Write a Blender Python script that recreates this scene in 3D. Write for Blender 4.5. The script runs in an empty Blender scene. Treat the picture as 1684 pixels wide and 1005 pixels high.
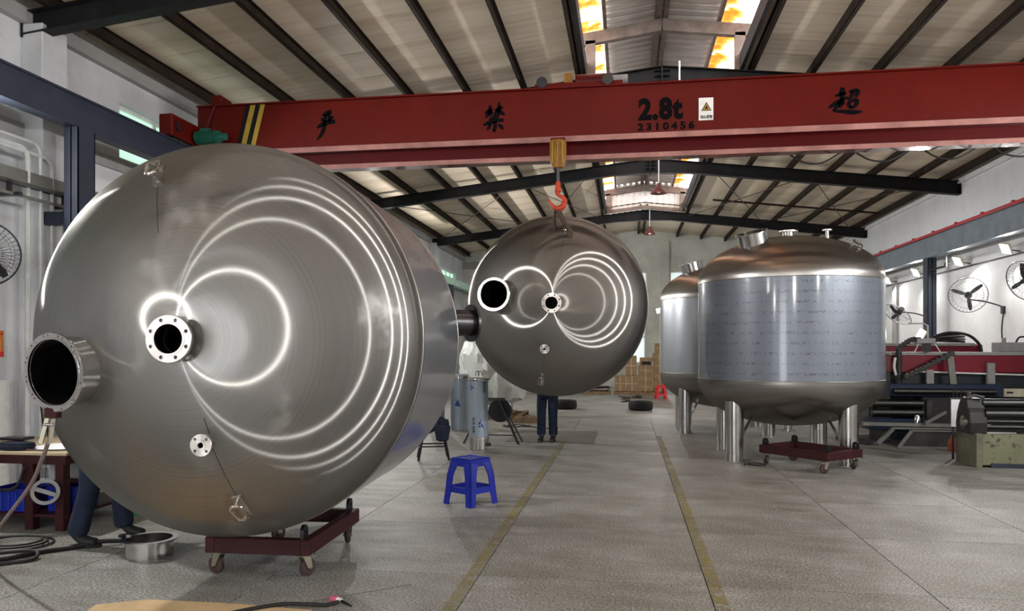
import bpy, bmesh, math, random
from mathutils import Vector, Matrix, Euler
random.seed(7)
SC = bpy.context.scene
COL = SC.collection
PI = math.pi

# ------------------------------------------------------------------ camera
cam_d = bpy.data.cameras.new('camera')
cam = bpy.data.objects.new('camera', cam_d)
COL.objects.link(cam)
cam.location = (0, 0, 1.6)
cam.rotation_euler = (PI/2, 0, math.radians(8.69))
cam_d.sensor_fit = 'HORIZONTAL'
cam_d.sensor_width = 36
cam_d.lens = 36*1230/1684
cam_d.shift_y = (574-502.5)/1684
cam_d.clip_end = 200
SC.camera = cam

# ------------------------------------------------------------------ sky
W = bpy.data.worlds.new('sky')
SC.world = W
W.use_nodes = True
bg = W.node_tree.nodes['Background']
bg.inputs[0].default_value = (0.93, 0.96, 1.0, 1)
bg.inputs[1].default_value = 8.0

# ------------------------------------------------------------------ exposure
SC.view_settings.view_transform = 'Standard'
SC.view_settings.look = 'None'
SC.view_settings.exposure = 0.35
SC.view_settings.gamma = 1
SC.view_settings.use_curve_mapping = False
SC.cycles.use_denoising = True
SC.cycles.max_bounces = 8
SC.cycles.sample_clamp_indirect = 6
FLOOD_W = 130            # watts of each wall floodlight

# ------------------------------------------------------------------ materials
def nmat(name):
    m = bpy.data.materials.new(name)
    m.use_nodes = True
    nt = m.node_tree
    return m, nt, nt.nodes['Principled BSDF']
def N(nt, t, **kw):
    n = nt.nodes.new(t)
    for k, v in kw.items():
        if k.startswith('i_'):
            n.inputs[k[2:].replace('_', ' ')].default_value = v
        else:
            setattr(n, k, v)
    return n
def L(nt, a, b): nt.links.new(a, b)
def ramp(nt, fac, stops):
    r = nt.nodes.new('ShaderNodeValToRGB')
    e = r.color_ramp.elements
    while len(e) < len(stops): e.new(0.5)
    for q, (p, c) in zip(e, stops):
        q.position = p
        q.color = (c[0], c[1], c[2], 1) if hasattr(c, '__len__') else (c, c, c, 1)
    nt.links.new(fac, r.inputs[0])
    return r
def noise(nt, scale, detail=4, rough=.6, vec=None, stretch=None, kind='Object'):
    t = nt.nodes.new('ShaderNodeTexCoord')
    v = t.outputs[kind] if vec is None else vec
    if stretch:
        mp = nt.nodes.new('ShaderNodeMapping')
        mp.inputs['Scale'].default_value = stretch
        nt.links.new(v, mp.inputs[0]); v = mp.outputs[0]
    n = nt.nodes.new('ShaderNodeTexNoise')
    n.inputs['Scale'].default_value = scale
    n.inputs['Detail'].default_value = detail
    n.inputs['Roughness'].default_value = rough
    nt.links.new(v, n.inputs['Vector'])
    return n.outputs['Fac']
def mixc(nt, fac, a, b, mode='MIX'):
    m = nt.nodes.new('ShaderNodeMix'); m.data_type = 'RGBA'; m.blend_type = mode
    for s, v in ((m.inputs[0], fac), (m.inputs[6], a), (m.inputs[7], b)):
        if isinstance(v, (int, float)): s.default_value = v
        elif isinstance(v, tuple): s.default_value = (*v, 1)
        else: nt.links.new(v, s)
    return m.outputs[2]
def bump(nt, b, h, strength=.3, dist=.01):
    n = nt.nodes.new('ShaderNodeBump')
    n.inputs['Strength'].default_value = strength
    n.inputs['Distance'].default_value = dist
    nt.links.new(h, n.inputs['Height'])
    nt.links.new(n.outputs[0], b.inputs['Normal'])
def M_(name, col, rough=.5, metal=0., var=.12, scale=6., bmp=0., spec=.3, coat=0., stretch=None, kind='Object'):
    m, nt, b = nmat(name)
    f = noise(nt, scale, stretch=stretch, kind=kind)
    lo = tuple(c*(1-var) for c in col); hi = tuple(min(1, c*(1+var)) for c in col)
    r = ramp(nt, f, [(.3, lo), (.7, hi)])
    L(nt, r.outputs[0], b.inputs['Base Color'])
    b.inputs['Roughness'].default_value = rough
    b.inputs['Metallic'].default_value = metal
    b.inputs['Specular IOR Level'].default_value = spec
    b.inputs['Coat Weight'].default_value = coat
    if bmp: bump(nt, b, f, bmp)
    return m

def m_floor():
    m, nt, b = nmat('terrazzo')
    speck = noise(nt, 62, 2, .75)
    blot = noise(nt, 1.1, 5, .65)
    smear = noise(nt, 2.2, 4, .7, stretch=(.35, 1.6, 1))
    c = ramp(nt, speck, [(.34, (.10, .10, .096)), (.45, (.24, .24, .23)), (.55, (.33, .33, .32)), (.66, (.58, .58, .57))])
    d = ramp(nt, blot, [(.3, (.58, .56, .50)), (.62, (1, 1, 1))])
    e = ramp(nt, smear, [(.34, (.60, .58, .53)), (.58, (1, 1, 1))])
    x = mixc(nt, 1., c.outputs[0], d.outputs[0], 'MULTIPLY')
    x = mixc(nt, .8, x, e.outputs[0], 'MULTIPLY')
    L(nt, x, b.inputs['Base Color'])
    rr = ramp(nt, smear, [(.3, .42), (.7, .62)])
    L(nt, rr.outputs[0], b.inputs['Roughness'])
    b.inputs['Specular IOR Level'].default_value = .35
    bump(nt, b, speck, .12, .003)
    return m
def m_plaster(name, col, stain=.25):
    m, nt, b = nmat(name)
    f1 = noise(nt, .7, 6, .6); f2 = noise(nt, 5, 5, .7)
    r1 = ramp(nt, f1, [(.35, tuple(c*(1-stain) for c in col)), (.6, col)])
    r2 = ramp(nt, f2, [(.25, .8), (.5, 1.)])
    L(nt, mixc(nt, .6, r1.outputs[0], r2.outputs[0], 'MULTIPLY'), b.inputs['Base Color'])
    b.inputs['Roughness'].default_value = .85
    bump(nt, b, f2, .25, .01)
    return m
def m_roof():
    m, nt, b = nmat('roof_liner')
    f = noise(nt, 1.4, 6, .65, stretch=(.25, 3.2, 1)); g = noise(nt, .35, 3)
    r = ramp(nt, f, [(.3, (.58, .48, .37)), (.5, (.74, .64, .51)), (.75, (.82, .74, .62))])
    r2 = ramp(nt, g, [(.35, (.86, .82, .76)), (.65, (1, 1, 1))])
    L(nt, mixc(nt, 1., r.outputs[0], r2.outputs[0], 'MULTIPLY'), b.inputs['Base Color'])
    b.inputs['Roughness'].default_value = .7
    tc = N(nt, 'ShaderNodeTexCoord')
    w = N(nt, 'ShaderNodeTexWave', bands_direction='Y'); w.inputs['Scale'].default_value = 1.7
    L(nt, tc.outputs['Object'], w.inputs[0])
    bump(nt, b, w.outputs['Fac'], .35, .012)
    return m
def m_translucent(name, col, stain=None):
    m, nt, b = nmat(name)
    out = nt.nodes['Material Output']
    t = N(nt, 'ShaderNodeBsdfTranslucent'); d = N(nt, 'ShaderNodeBsdfDiffuse')
    mx = N(nt, 'ShaderNodeMixShader'); mx.inputs[0].default_value = .2
    if stain:
        f = noise(nt, 1.7, 4, .55, stretch=(1., .8, 1))
        r = ramp(nt, f, [(.43, col), (.50, (.42, .17, .035)), (.56, (.36, .08, .010)), (.68, stain)])
        L(nt, r.outputs[0], t.inputs[0]); L(nt, r.outputs[0], d.inputs[0])
    else:
        t.inputs[0].default_value = (*col, 1); d.inputs[0].default_value = (*col, 1)
    L(nt, t.outputs[0], mx.inputs[1]); L(nt, d.outputs[0], mx.inputs[2])
    L(nt, mx.outputs[0], out.inputs[0])
    return m
def m_emit(name, col, s):
    m, nt, b = nmat(name)
    b.inputs['Base Color'].default_value = (*col, 1)
    b.inputs['Emission Color'].default_value = (*col, 1)
    b.inputs['Emission Strength'].default_value = s
    return m
def m_steel(name, col=(.56, .545, .52), rough=.26, aniso=0., rot=0., axis='Z', rings=False, smudge=0., bmp=0.):
    m, nt, b = nmat(name)
    b.inputs['Metallic'].default_value = 1
    b.inputs['Anisotropic'].default_value = aniso
    b.inputs['Anisotropic Rotation'].default_value = rot
    if aniso:
        t = N(nt, 'ShaderNodeTangent', direction_type='RADIAL', axis=axis)
        L(nt, t.outputs[0], b.inputs['Tangent'])
    f = noise(nt, 2.3, 5, .6)
    c = ramp(nt, f, [(.3, tuple(x*.86 for x in col)), (.7, col)]).outputs[0]
    rr = ramp(nt, f, [(.3, rough*.85), (.7, rough*1.2)]).outputs[0]
    if rings:
        tc = N(nt, 'ShaderNodeTexCoord'); sp = N(nt, 'ShaderNodeSeparateXYZ'); L(nt, tc.outputs['Object'], sp.inputs[0])
        cb = N(nt, 'ShaderNodeCombineXYZ'); L(nt, sp.outputs[0], cb.inputs[0]); L(nt, sp.outputs[1], cb.inputs[1])
        ln = N(nt, 'ShaderNodeVectorMath', operation='LENGTH'); L(nt, cb.outputs[0], ln.inputs[0])
        cb2 = N(nt, 'ShaderNodeCombineXYZ'); L(nt, ln.outputs['Value'], cb2.inputs[0])
        g = noise(nt, 70, 2, .5, vec=cb2.outputs[0])
        rg = ramp(nt, g, [(.3, .88), (.7, 1.)]).outputs[0]
        c = mixc(nt, 1., c, rg, 'MULTIPLY')
    if smudge:
        g = noise(nt, 3.1, 7, .62); g2 = noise(nt, 1.1, 2)
        a = ramp(nt, g, [(.56, 0.), (.66, 1.)]).outputs[0]; a2 = ramp(nt, g2, [(.45, 0.), (.6, 1.)]).outputs[0]
        k = mixc(nt, 1., a, a2, 'MULTIPLY')
        sc = N(nt, 'ShaderNodeMath', operation='MULTIPLY'); L(nt, k, sc.inputs[0]); sc.inputs[1].default_value = smudge
        c = mixc(nt, sc.outputs[0], c, (.72, .72, .70))
        rr = mixc(nt, sc.outputs[0], rr, (.62, .62, .62))
    L(nt, c, b.inputs['Base Color']); L(nt, rr, b.inputs['Roughness'])
    if bmp: bump(nt, b, f, bmp, .004)
    return m
def m_brushed(name, col=(.42, .405, .38), rough=.36, an=-.78, soft=.3, smudge=0.):
    """spun and brushed steel head: highlights spread around the axis"""
    m, nt, b = nmat(name); nt.nodes.remove(b)
    out = nt.nodes['Material Output']
    t = N(nt, 'ShaderNodeTangent', direction_type='RADIAL', axis='Z')
    g1 = N(nt, 'ShaderNodeBsdfAnisotropic'); g2 = N(nt, 'ShaderNodeBsdfAnisotropic')
    L(nt, t.outputs[0], g1.inputs['Tangent'])
    g1.inputs['Anisotropy'].default_value = an; g2.inputs['Roughness'].default_value = .5
    f = noise(nt, 2.3, 5, .6)
    c = ramp(nt, f, [(.25, tuple(x*.95 for x in col)), (.75, col)]).outputs[0]
    tc = N(nt, 'ShaderNodeTexCoord'); sp = N(nt, 'ShaderNodeSeparateXYZ'); L(nt, tc.outputs['Object'], sp.inputs[0])
    cb = N(nt, 'ShaderNodeCombineXYZ'); L(nt, sp.outputs[0], cb.inputs[0]); L(nt, sp.outputs[1], cb.inputs[1])
    ln = N(nt, 'ShaderNodeVectorMath', operation='LENGTH'); L(nt, cb.outputs[0], ln.inputs[0])
    cb2 = N(nt, 'ShaderNodeCombineXYZ'); L(nt, ln.outputs['Value'], cb2.inputs[0])
    gr = noise(nt, 70, 2, .5, vec=cb2.outputs[0])
    c = mixc(nt, 1., c, ramp(nt, gr, [(.3, .86), (.7, 1.)]).outputs[0], 'MULTIPLY')
    rr = ramp(nt, f, [(.3, rough*.99), (.7, rough*1.01)]).outputs[0]
    mx = N(nt, 'ShaderNodeMixShader'); mx.inputs[0].default_value = soft
    if smudge:
        g = noise(nt, 3.1, 7, .62); q = noise(nt, 1.1, 2)
        k = mixc(nt, 1., ramp(nt, g, [(.54, 0.), (.68, 1.)]).outputs[0], ramp(nt, q, [(.45, 0.), (.6, 1.)]).outputs[0], 'MULTIPLY')
        sc = N(nt, 'ShaderNodeMath', operation='MULTIPLY_ADD'); L(nt, k, sc.inputs[0]); sc.inputs[1].default_value = smudge; sc.inputs[2].default_value = soft
        L(nt, sc.outputs[0], mx.inputs[0])
        c2 = mixc(nt, k, c, (.50, .50, .49))
        L(nt, c2, g2.inputs['Color'])
    else: L(nt, c, g2.inputs['Color'])
    L(nt, c, g1.inputs['Color']); L(nt, rr, g1.inputs['Roughness'])
    L(nt, g1.outputs[0], mx.inputs[1]); L(nt, g2.outputs[0], mx.inputs[2]); L(nt, mx.outputs[0], out.inputs[0])
    return m
def m_film(name, col=(.40, .44, .51), metal=.35, rough=.22, marks=True):
    """thin protective plastic over steel, printed with rows of small marks"""
    m, nt, b = nmat(name)
    tc = N(nt, 'ShaderNodeTexCoord'); sp = N(nt, 'ShaderNodeSeparateXYZ'); L(nt, tc.outputs['Object'], sp.inputs[0])
    at = N(nt, 'ShaderNodeMath', operation='ARCTAN2'); L(nt, sp.outputs[1], at.inputs[0]); L(nt, sp.outputs[0], at.inputs[1])
    u = N(nt, 'ShaderNodeMath', operation='MULTIPLY'); L(nt, at.outputs[0], u.inputs[0]); u.inputs[1].default_value = 1.31
    cb = N(nt, 'ShaderNodeCombineXYZ'); L(nt, u.outputs[0], cb.inputs[0]); L(nt, sp.outputs[2], cb.inputs[1])
    f = noise(nt, 2.5, 4, .6, vec=cb.outputs[0])
    c = ramp(nt, f, [(.3, tuple(x*.9 for x in col)), (.7, col)]).outputs[0]
    if marks:
        pv = N(nt, 'ShaderNodeMath', operation='MULTIPLY'); L(nt, sp.outputs[2], pv.inputs[0]); pv.inputs[1].default_value = 7.2
        fr = N(nt, 'ShaderNodeMath', operation='FRACT'); L(nt, pv.outputs[0], fr.inputs[0])
        band = ramp(nt, fr.outputs[0], [(.0, 0.), (.34, 0.), (.40, 1.), (.60, 1.), (.66, 0.), (1., 0.)]).outputs[0]
        mp = N(nt, 'ShaderNodeMapping'); mp.inputs['Scale'].default_value = (1, 1.3, 1); mp.inputs['Rotation'].default_value = (0, 0, .6)
        L(nt, cb.outputs[0], mp.inputs[0])
        v = N(nt, 'ShaderNodeTexVoronoi', feature='DISTANCE_TO_EDGE'); v.inputs['Scale'].default_value = 13; L(nt, mp.outputs[0], v.inputs['Vector'])
        ln = ramp(nt, v.outputs['Distance'], [(.015, 1.), (.07, 0.)]).outputs[0]
        k = mixc(nt, 1., band, ln, 'MULTIPLY')
        g = noise(nt, 9, 2, .5, vec=cb.outputs[0])
        k = mixc(nt, 1., k, ramp(nt, g, [(.36, 0.), (.48, .9)]).outputs[0], 'MULTIPLY')
        c = mixc(nt, k, c, (.06, .07, .09))
        pu = N(nt, 'ShaderNodeMath', operation='MULTIPLY'); L(nt, u.outputs[0], pu.inputs[0]); pu.inputs[1].default_value = .86
        fu = N(nt, 'ShaderNodeMath', operation='FRACT'); L(nt, pu.outputs[0], fu.inputs[0])
        sm = ramp(nt, fu.outputs[0], [(0., 0.), (.496, 0.), (.498, .6), (.502, .6), (.504, 0.), (1., 0.)]).outputs[0]
        c = mixc(nt, sm, c, (.08, .09, .11))
    L(nt, c, b.inputs['Base Color'])
    b.inputs['Metallic'].default_value = metal
    b.inputs['Roughness'].default_value = rough + .18
    b.inputs['Coat Weight'].default_value = .7
    b.inputs['Coat Roughness'].default_value = rough*.5
    bump(nt, b, f, .06, .006)
    return m
def m_wear(name, col, under, amount=.5, rough=.45, scale=7, metal=0.):
    m, nt, b = nmat(name)
    f = noise(nt, scale, 7, .65)
    r = ramp(nt, f, [(amount, col), (amount+.04, under)])
    g = noise(nt, 2.5, 3); r2 = ramp(nt, g, [(.3, .8), (.7, 1.)])
    L(nt, mixc(nt, 1., r.outputs[0], r2.outputs[0], 'MULTIPLY'), b.inputs['Base Color'])
    b.inputs['Roughness'].default_value = rough; b.inputs['Metallic'].default_value = metal
    return m
def m_paintline():
    m, nt, b = nmat('worn_yellow_paint')
    out = nt.nodes['Material Output']
    f = noise(nt, 9, 7, .75); g = noise(nt, .5, 2)
    c = ramp(nt, f, [(.3, (.20, .17, .05)), (.7, (.34, .28, .08))])
    L(nt, c.outputs[0], b.inputs['Base Color']); b.inputs['Roughness'].default_value = .6
    t = N(nt, 'ShaderNodeBsdfTransparent'); mx = N(nt, 'ShaderNodeMixShader')
    a = ramp(nt, f, [(.38, 0.), (.55, .7)])
    a2 = ramp(nt, g, [(.3, .55), (.55, 1.)])
    L(nt, mixc(nt, 1., a.outputs[0], a2.outputs[0], 'MULTIPLY'), mx.inputs[0]); L(nt, t.outputs[0], mx.inputs[1]); L(nt, b.outputs[0], mx.inputs[2])
    L(nt, mx.outputs[0], out.inputs[0])
    return m
def m_wrap():
    m, nt, b = nmat('clear_wrap')
    f = noise(nt, 6, 6, .7, stretch=(1, 1, .4))
    b.inputs['Base Color'].default_value = (.72, .76, .72, 1); b.inputs['Roughness'].default_value = .22
    b.inputs['Transmission Weight'].default_value = .25
    bump(nt, b, f, 1., .06)
    return m
MT = dict(
    floor=m_floor(), joint=M_('joint_dirt', (.10, .095, .085), .9),
    wall=m_plaster('white_plaster', (.74, .75, .77)), wall_r=m_plaster('white_wall_paint', (.76, .77, .78), .10),
    wall_b=m_plaster('flaking_plaster', (.74, .76, .70), .3), concrete=m_plaster('bare_concrete', (.42, .42, .41)),
    roof=m_roof(), roof_m=M_('monitor_sheet', (.78, .70, .64), .6, 0, .2, 3, stretch=(.3, 3, 1)),
    lucent=m_translucent('fibreglass_sheet', (.50, .47, .43), (.27, .030, .001)),
    frost=m_translucent('green_frosted_glass', (.36, .45, .39)), clearw=m_translucent('bright_glass', (.40, .42, .41)),
    iron=M_('dark_painted_iron', (.014, .0135, .0145), .55, 0, .35, 5, spec=.2), purlin=M_('brown_primer', (.030, .0205, .0145), .75, 0, .35, 4, spec=.12),
    monitor=M_('rusty_primer', (.17, .125, .10), .7, 0, .3, 5),
    slate=M_('slate_blue_paint', (.027, .033, .052), .45, 0, .15, 4, spec=.25), slate_r=M_('pale_slate_paint', (.16, .19, .22), .45, 0, .2, 3),
    mint=M_('mint_green', (.50, .72, .60), .5),
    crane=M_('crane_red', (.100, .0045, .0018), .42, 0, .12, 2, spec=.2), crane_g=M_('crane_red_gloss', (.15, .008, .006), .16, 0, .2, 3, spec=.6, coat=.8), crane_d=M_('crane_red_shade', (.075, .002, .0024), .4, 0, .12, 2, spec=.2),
    redrail=M_('red_busbar', (.42, .03, .04), .45), black=M_('black_paint', (.008, .008, .010), .35), ink=M_('black_lettering', (.003, .003, .004), .5, 0, .1, 20, spec=.05), sheen=M_('painted_sheen_pink', (.36, .17, .15), .35, 0, .3, 3),  # the pink paints reflected light under the crane girder
    yellow=M_('yellow_paint', (.42, .28, .04), .5), white=M_('white_paint', (.78, .78, .76), .45), cream=M_('cream_paint', (.60, .56, .42), .5),
    hookcase=M_('ochre_casing', (.25, .115, .018), .5, 0, .45, 14, stretch=(1, 1, .12)), hookred=M_('red_hook', (.45, .05, .02), .45, 0, .3, 12),
    green=M_('motor_green', (.015, .11, .075), .45),
    head=m_brushed('brushed_head', (.45, .435, .41), .32, -.88, .2), head1=m_brushed('brushed_head_handled', (.40, .395, .38), .33, -.87, .28, smudge=.45), headv=m_brushed('spun_head', (.36, .345, .325), .27, -.45, .25),
    shell_b=m_steel('brushed_shell', (.46, .475, .50), .30, .6, .25), weld=m_steel('weld_bead', (.42, .40, .37), .35),
    flange=m_steel('machined_flange', (.68, .64, .61), .28, .6), polish=m_steel('polished_steel', (.62, .61, .60), .16), pipe=m_steel('steel_tube', (.55, .54, .52), .2, .6, .25),
    darksteel=m_steel('dark_steel', (.10, .10, .105), .35), bore=M_('dark_bore', (.012, .013, .016), .4),
    film=m_film('printed_film', (.17, .195, .24)), film2=m_film('shiny_film', (.42, .45, .49), .75, .10, False), film1=m_film('blue_grey_film', (.24, .26, .285), .6, .2, False),
    film3=m_film('cylinder_film', (.30, .37, .44), .25, .2, False),
    maroon=M_('maroon_paint', (.036, .008, .009), .55, 0, .3, 6, spec=.2), rubber=M_('rubber', (.014, .014, .015), .75), wheel=M_('brown_wheel', (.05, .03, .028), .65, 0, .3, 10),
    zinc=m_steel('dull_zinc', (.40, .38, .30), .42), chrome=m_steel('bright_zinc', (.75, .75, .75), .15),
    bluepl=M_('blue_plastic', (.006, .016, .27), .38, 0, .1, 3, spec=.3), redpl=M_('red_plastic', (.62, .02, .035), .35), board=M_('cardboard', (.25, .165, .09), .85, 0, .15, 5),
    kraft=M_('kraft_board', (.55, .39, .22), .8, 0, .18, 3), tape=M_('packing_tape', (.40, .31, .19), .5), wood=M_('pallet_wood', (.20, .13, .075), .8, 0, .35, 8),
    denim=M_('work_denim', (.014, .022, .045), .9, 0, .35, 9, bmp=.4), navy=M_('navy_cloth', (.012, .016, .035), .9, 0, .3, 8, bmp=.3), cuff=M_('faded_cuff', (.10, .13, .15), .9),
    shoe=M_('dark_shoe', (.018, .017, .018), .65), skin=M_('skin', (.48, .29, .20), .55, 0, .08), hair=M_('black_hair', (.012, .010, .010), .5),
    mred=M_('machine_red', (.20, .010, .025), .35, 0, .15, 2), mdark=M_('machine_dark', (.022, .027, .032), .45, 0, .25, 3), mtop=M_('machine_grey_top', (.33, .33, .31), .5),
    mgreen=m_wear('chipped_green_paint', (.16, .165, .095), (.05, .043, .034), .58, .55, 11), mgreen_d=M_('grimy_green', (.12, .12, .085), .7, 0, .3, 5),
    roller=m_steel('oily_roller', (.055, .057, .055), .42), cast=M_('dark_casting', (.022, .021, .022), .5, 0, .3, 6), navyblue=M_('navy_panel', (.012, .02, .055), .45),
    channel=M_('grey_channel', (.20, .20, .18), .5, .4), oldsteel=M_('worn_dark_steel', (.045, .044, .044), .5, .3, .3, 5), greybox=M_('grey_box', (.30, .30, .30), .5),
    cable=M_('black_cable', (.012, .012, .012), .6), cablew=M_('pale_pipe', (.56, .57, .56), .5), paper=M_('paper', (.80, .82, .86), .8, 0, .05),
    orange=M_('orange_print', (.72, .22, .03), .5), redpr=M_('red_print', (.65, .04, .03), .5), fan=M_('fan_black', (.018, .018, .020), .5), fanwire=M_('fan_wire', (.20, .20, .21), .4, .6),
    fanwire_d=M_('fan_wire_dark', (.05, .05, .055), .45, .4), lampred=M_('lamp_shade_brown', (.16, .055, .05), .5), lens=m_emit('lamp_lens', (1, .97, .92), 12), pale=m_emit('lamp_diffuser', (1, .98, .92), 2.5),
    line=m_paintline(), wrap=m_wrap(), bucket=M_('green_bucket', (.03, .22, .06), .4), pink=M_('pink_plastic', (.55, .10, .20), .4), strap=M_('strap_brown', (.075, .050, .040), .8, 0, .3, 20),
    logo=M_('blue_print', (.02, .04, .25), .4), copperw=M_('hose_brown', (.20, .15, .14), .6), plate=M_('grey_plate', (.13, .13, .125), .6, .2), tan=M_('tan_sheet', (.46, .37, .24), .8, 0, .1, 4),
    stonemat=M_('dark_mat', (.14, .135, .125), .85), rust=M_('rust_orange', (.24, .06, .02), .6), bluecrate=M_('blue_crate', (.015, .06, .30), .45),
    wirerope=M_('brace_rod', (.05, .035, .03), .6),
)

# ------------------------------------------------------------------ mesh helpers
class MB:
    def __init__(s): s.v = []; s.f = []
    def add(s, vs, fs):
        o = len(s.v); s.v += [tuple(v) for v in vs]; s.f += [tuple(i+o for i in f) for f in fs]; return s
    def box(s, a, b, m=None):
        x0, y0, z0 = a; x1, y1, z1 = b
        vs = [Vector(p) for p in ((x0,y0,z0),(x1,y0,z0),(x1,y1,z0),(x0,y1,z0),(x0,y0,z1),(x1,y0,z1),(x1,y1,z1),(x0,y1,z1))]
        if m is not None: vs = [m @ v for v in vs]
        return s.add(vs, [(0,3,2,1),(4,5,6,7),(0,1,5,4),(1,2,6,5),(2,3,7,6),(3,0,4,7)])
    def cbox(s, c, d, m=None):
        return s.box([c[i]-d[i]/2 for i in range(3)], [c[i]+d[i]/2 for i in range(3)], m)
    def bar(s, p0, p1, w, h, up=(0,0,1)):
        p0 = Vector(p0); p1 = Vector(p1); d = (p1-p0).normalized(); u = Vector(up)
        x = d.cross(u)
        if x.length < 1e-5: x = d.cross(Vector((1,0,0)))
        x.normalize(); u = x.cross(d).normalized()
        vs = [p + x*a*w/2 + u*b*h/2 for p in (p0, p1) for a, b in ((-1,-1),(1,-1),(1,1),(-1,1))]
        return s.add(vs, [(3,2,1,0),(4,5,6,7),(0,1,5,4),(1,2,6,5),(2,3,7,6),(3,0,4,7)])
    def cyl(s, p0, p1, r0, r1=None, n=16, caps=True):
        r1 = r0 if r1 is None else r1
        p0 = Vector(p0); p1 = Vector(p1); d = (p1-p0).normalized()
        x = d.orthogonal().normalized(); y = d.cross(x)
        vs = []
        for p, r in ((p0, r0), (p1, r1)):
            for i in range(n):
                a = 2*PI*i/n; vs.append(p + x*r*math.cos(a) + y*r*math.sin(a))
        fs = [(i, (i+1) % n, n+(i+1) % n, n+i) for i in range(n)]
        if caps: fs += [tuple(range(n-1, -1, -1)), tuple(range(n, 2*n))]
        return s.add(vs, fs)
    def tube(s, pts, r, n=8, closed=False):
        pts = [Vector(p) for p in pts]; k = len(pts); vs = []
        rr = list(r) if hasattr(r, '__len__') else [r]*k
        rr += [rr[-1]]*(k-len(rr))
        prev = None
        for i, p in enumerate(pts):
            a = pts[(i-1) % k] if (closed or i > 0) else p
            b = pts[(i+1) % k] if (closed or i < k-1) else p
            d = (b-a).normalized()
            if prev is None: x = d.orthogonal().normalized()
            else:
                x = prev - d*prev.dot(d)
                x = x.normalized() if x.length > 1e-6 else d.orthogonal().normalized()
            prev = x; y = d.cross(x)
            for j in range(n):
                t = 2*PI*j/n; vs.append(p + x*rr[i]*math.cos(t) + y*rr[i]*math.sin(t))
        fs = []
        for i in range(k if closed else k-1):
            for j in range(n):
                fs.append((i*n+j, i*n+(j+1) % n, ((i+1) % k)*n+(j+1) % n, ((i+1) % k)*n+j))
        if not closed: fs += [tuple(range(n-1, -1, -1)), tuple(range((k-1)*n, k*n))]
        return s.add(vs, fs)
    def lathe(s, prof, n=48, m=None, closed=False):
        """prof: list of (r, z) about Z"""
        vs = []; fs = []; rows = []
        for r, z in prof:
            if r < 1e-6: rows.append([len(vs)]); vs.append(Vector((0, 0, z)))
            else:
                rows.append(list(range(len(vs), len(vs)+n)))
                vs += [Vector((r*math.cos(2*PI*i/n), r*math.sin(2*PI*i/n), z)) for i in range(n)]
        pairs = list(zip(rows, rows[1:])) + ([(rows[-1], rows[0])] if closed else [])
        for a, b in pairs:
            for i in range(n):
                j = (i+1) % n
                if len(a) == 1 and len(b) == 1: continue
                if len(a) == 1: fs.append((a[0], b[j], b[i]))
                elif len(b) == 1: fs.append((a[i], a[j], b[0]))
                else: fs.append((a[i], a[j], b[j], b[i]))
        if m is not None: vs = [m @ v for v in vs]
        return s.add(vs, fs)
    def prism(s, poly, d, m=None):
        """poly in XY, extruded by d along Z"""
        n = len(poly)
        vs = [Vector((x, y, 0)) for x, y in poly] + [Vector((x, y, d)) for x, y in poly]
        if m is not None: vs = [m @ v for v in vs]
        return s.add(vs, [tuple(range(n-1, -1, -1)), tuple(range(n, 2*n))] + [(i, (i+1) % n, n+(i+1) % n, n+i) for i in range(n)])
    def sphere(s, c, r, n=12, k=8, sc=(1,1,1)):
        c = Vector(c); pr = [(math.sin(PI*i/k), -math.cos(PI*i/k)) for i in range(k+1)]
        mm = Matrix.Translation(c) @ Matrix.Diagonal((r*sc[0], r*sc[1], r*sc[2], 1))
        return s.lathe(pr, n, mm)
    def mesh(s, name, mat, smooth=40, bevel=0, seg=1):
        me = bpy.data.meshes.new(name)
        me.from_pydata(s.v, [], s.f); me.validate()
        bm = bmesh.new(); bm.from_mesh(me)
        bmesh.ops.recalc_face_normals(bm, faces=bm.faces)
        if bevel:
            ed = [e for e in bm.edges if len(e.link_faces) == 2 and e.calc_face_angle(0) > .6]
            bmesh.ops.bevel(bm, geom=ed, offset=bevel, segments=seg, affect='EDGES', clamp_overlap=True)
        bm.to_mesh(me); bm.free()
        me.materials.append(MT[mat] if isinstance(mat, str) else mat)
        if smooth:
            me.shade_smooth(); me.set_sharp_from_angle(angle=math.radians(smooth))
        return me
    def build(s, name, mat, parent=None, smooth=40, bevel=0, seg=1):
        o = bpy.data.objects.new(name, s.mesh(name, mat, smooth, bevel, seg))
        COL.objects.link(o)
        if parent is not None: o.parent = parent
        return o
def put(o, loc=None, rot=None):
    if loc is not None: o.location = loc
    if rot is not None: o.rotation_euler = rot
    return o
def empty(name, loc=(0,0,0), rot=(0,0,0)):
    o = bpy.data.objects.new(name, None); COL.objects.link(o)
    o.location = loc; o.rotation_euler = rot; o.empty_display_size = .1
    return o
def tag(o, label, cat, group=None):
    o['label'] = label; o['category'] = cat
    if group: o['group'] = group
    return o
def struct(o): o['kind'] = 'structure'; return o
def inst(src, parent=None, loc=None, rot=None):
    c = src.copy(); COL.objects.link(c)
    c.parent = parent
    if loc is not None: c.location = loc
    if rot is not None: c.rotation_euler = rot
    return c
def kids(o): return [c for c in COL.objects if c.parent == o]
def dup(root, loc, rot=None, label=None):
    r = inst(root, None, loc, rot)
    for ch in kids(root):
        c = inst(ch, r)
        for g in kids(ch): inst(g, c)
    if label: r['label'] = label
    return r
def arc(c, r, a0, a1, n, ax=(1,0,0), ay=(0,0,1)):
    c = Vector(c); ax = Vector(ax); ay = Vector(ay)
    return [c + ax*r*math.cos(a0+(a1-a0)*i/n) + ay*r*math.sin(a0+(a1-a0)*i/n) for i in range(n+1)]
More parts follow.
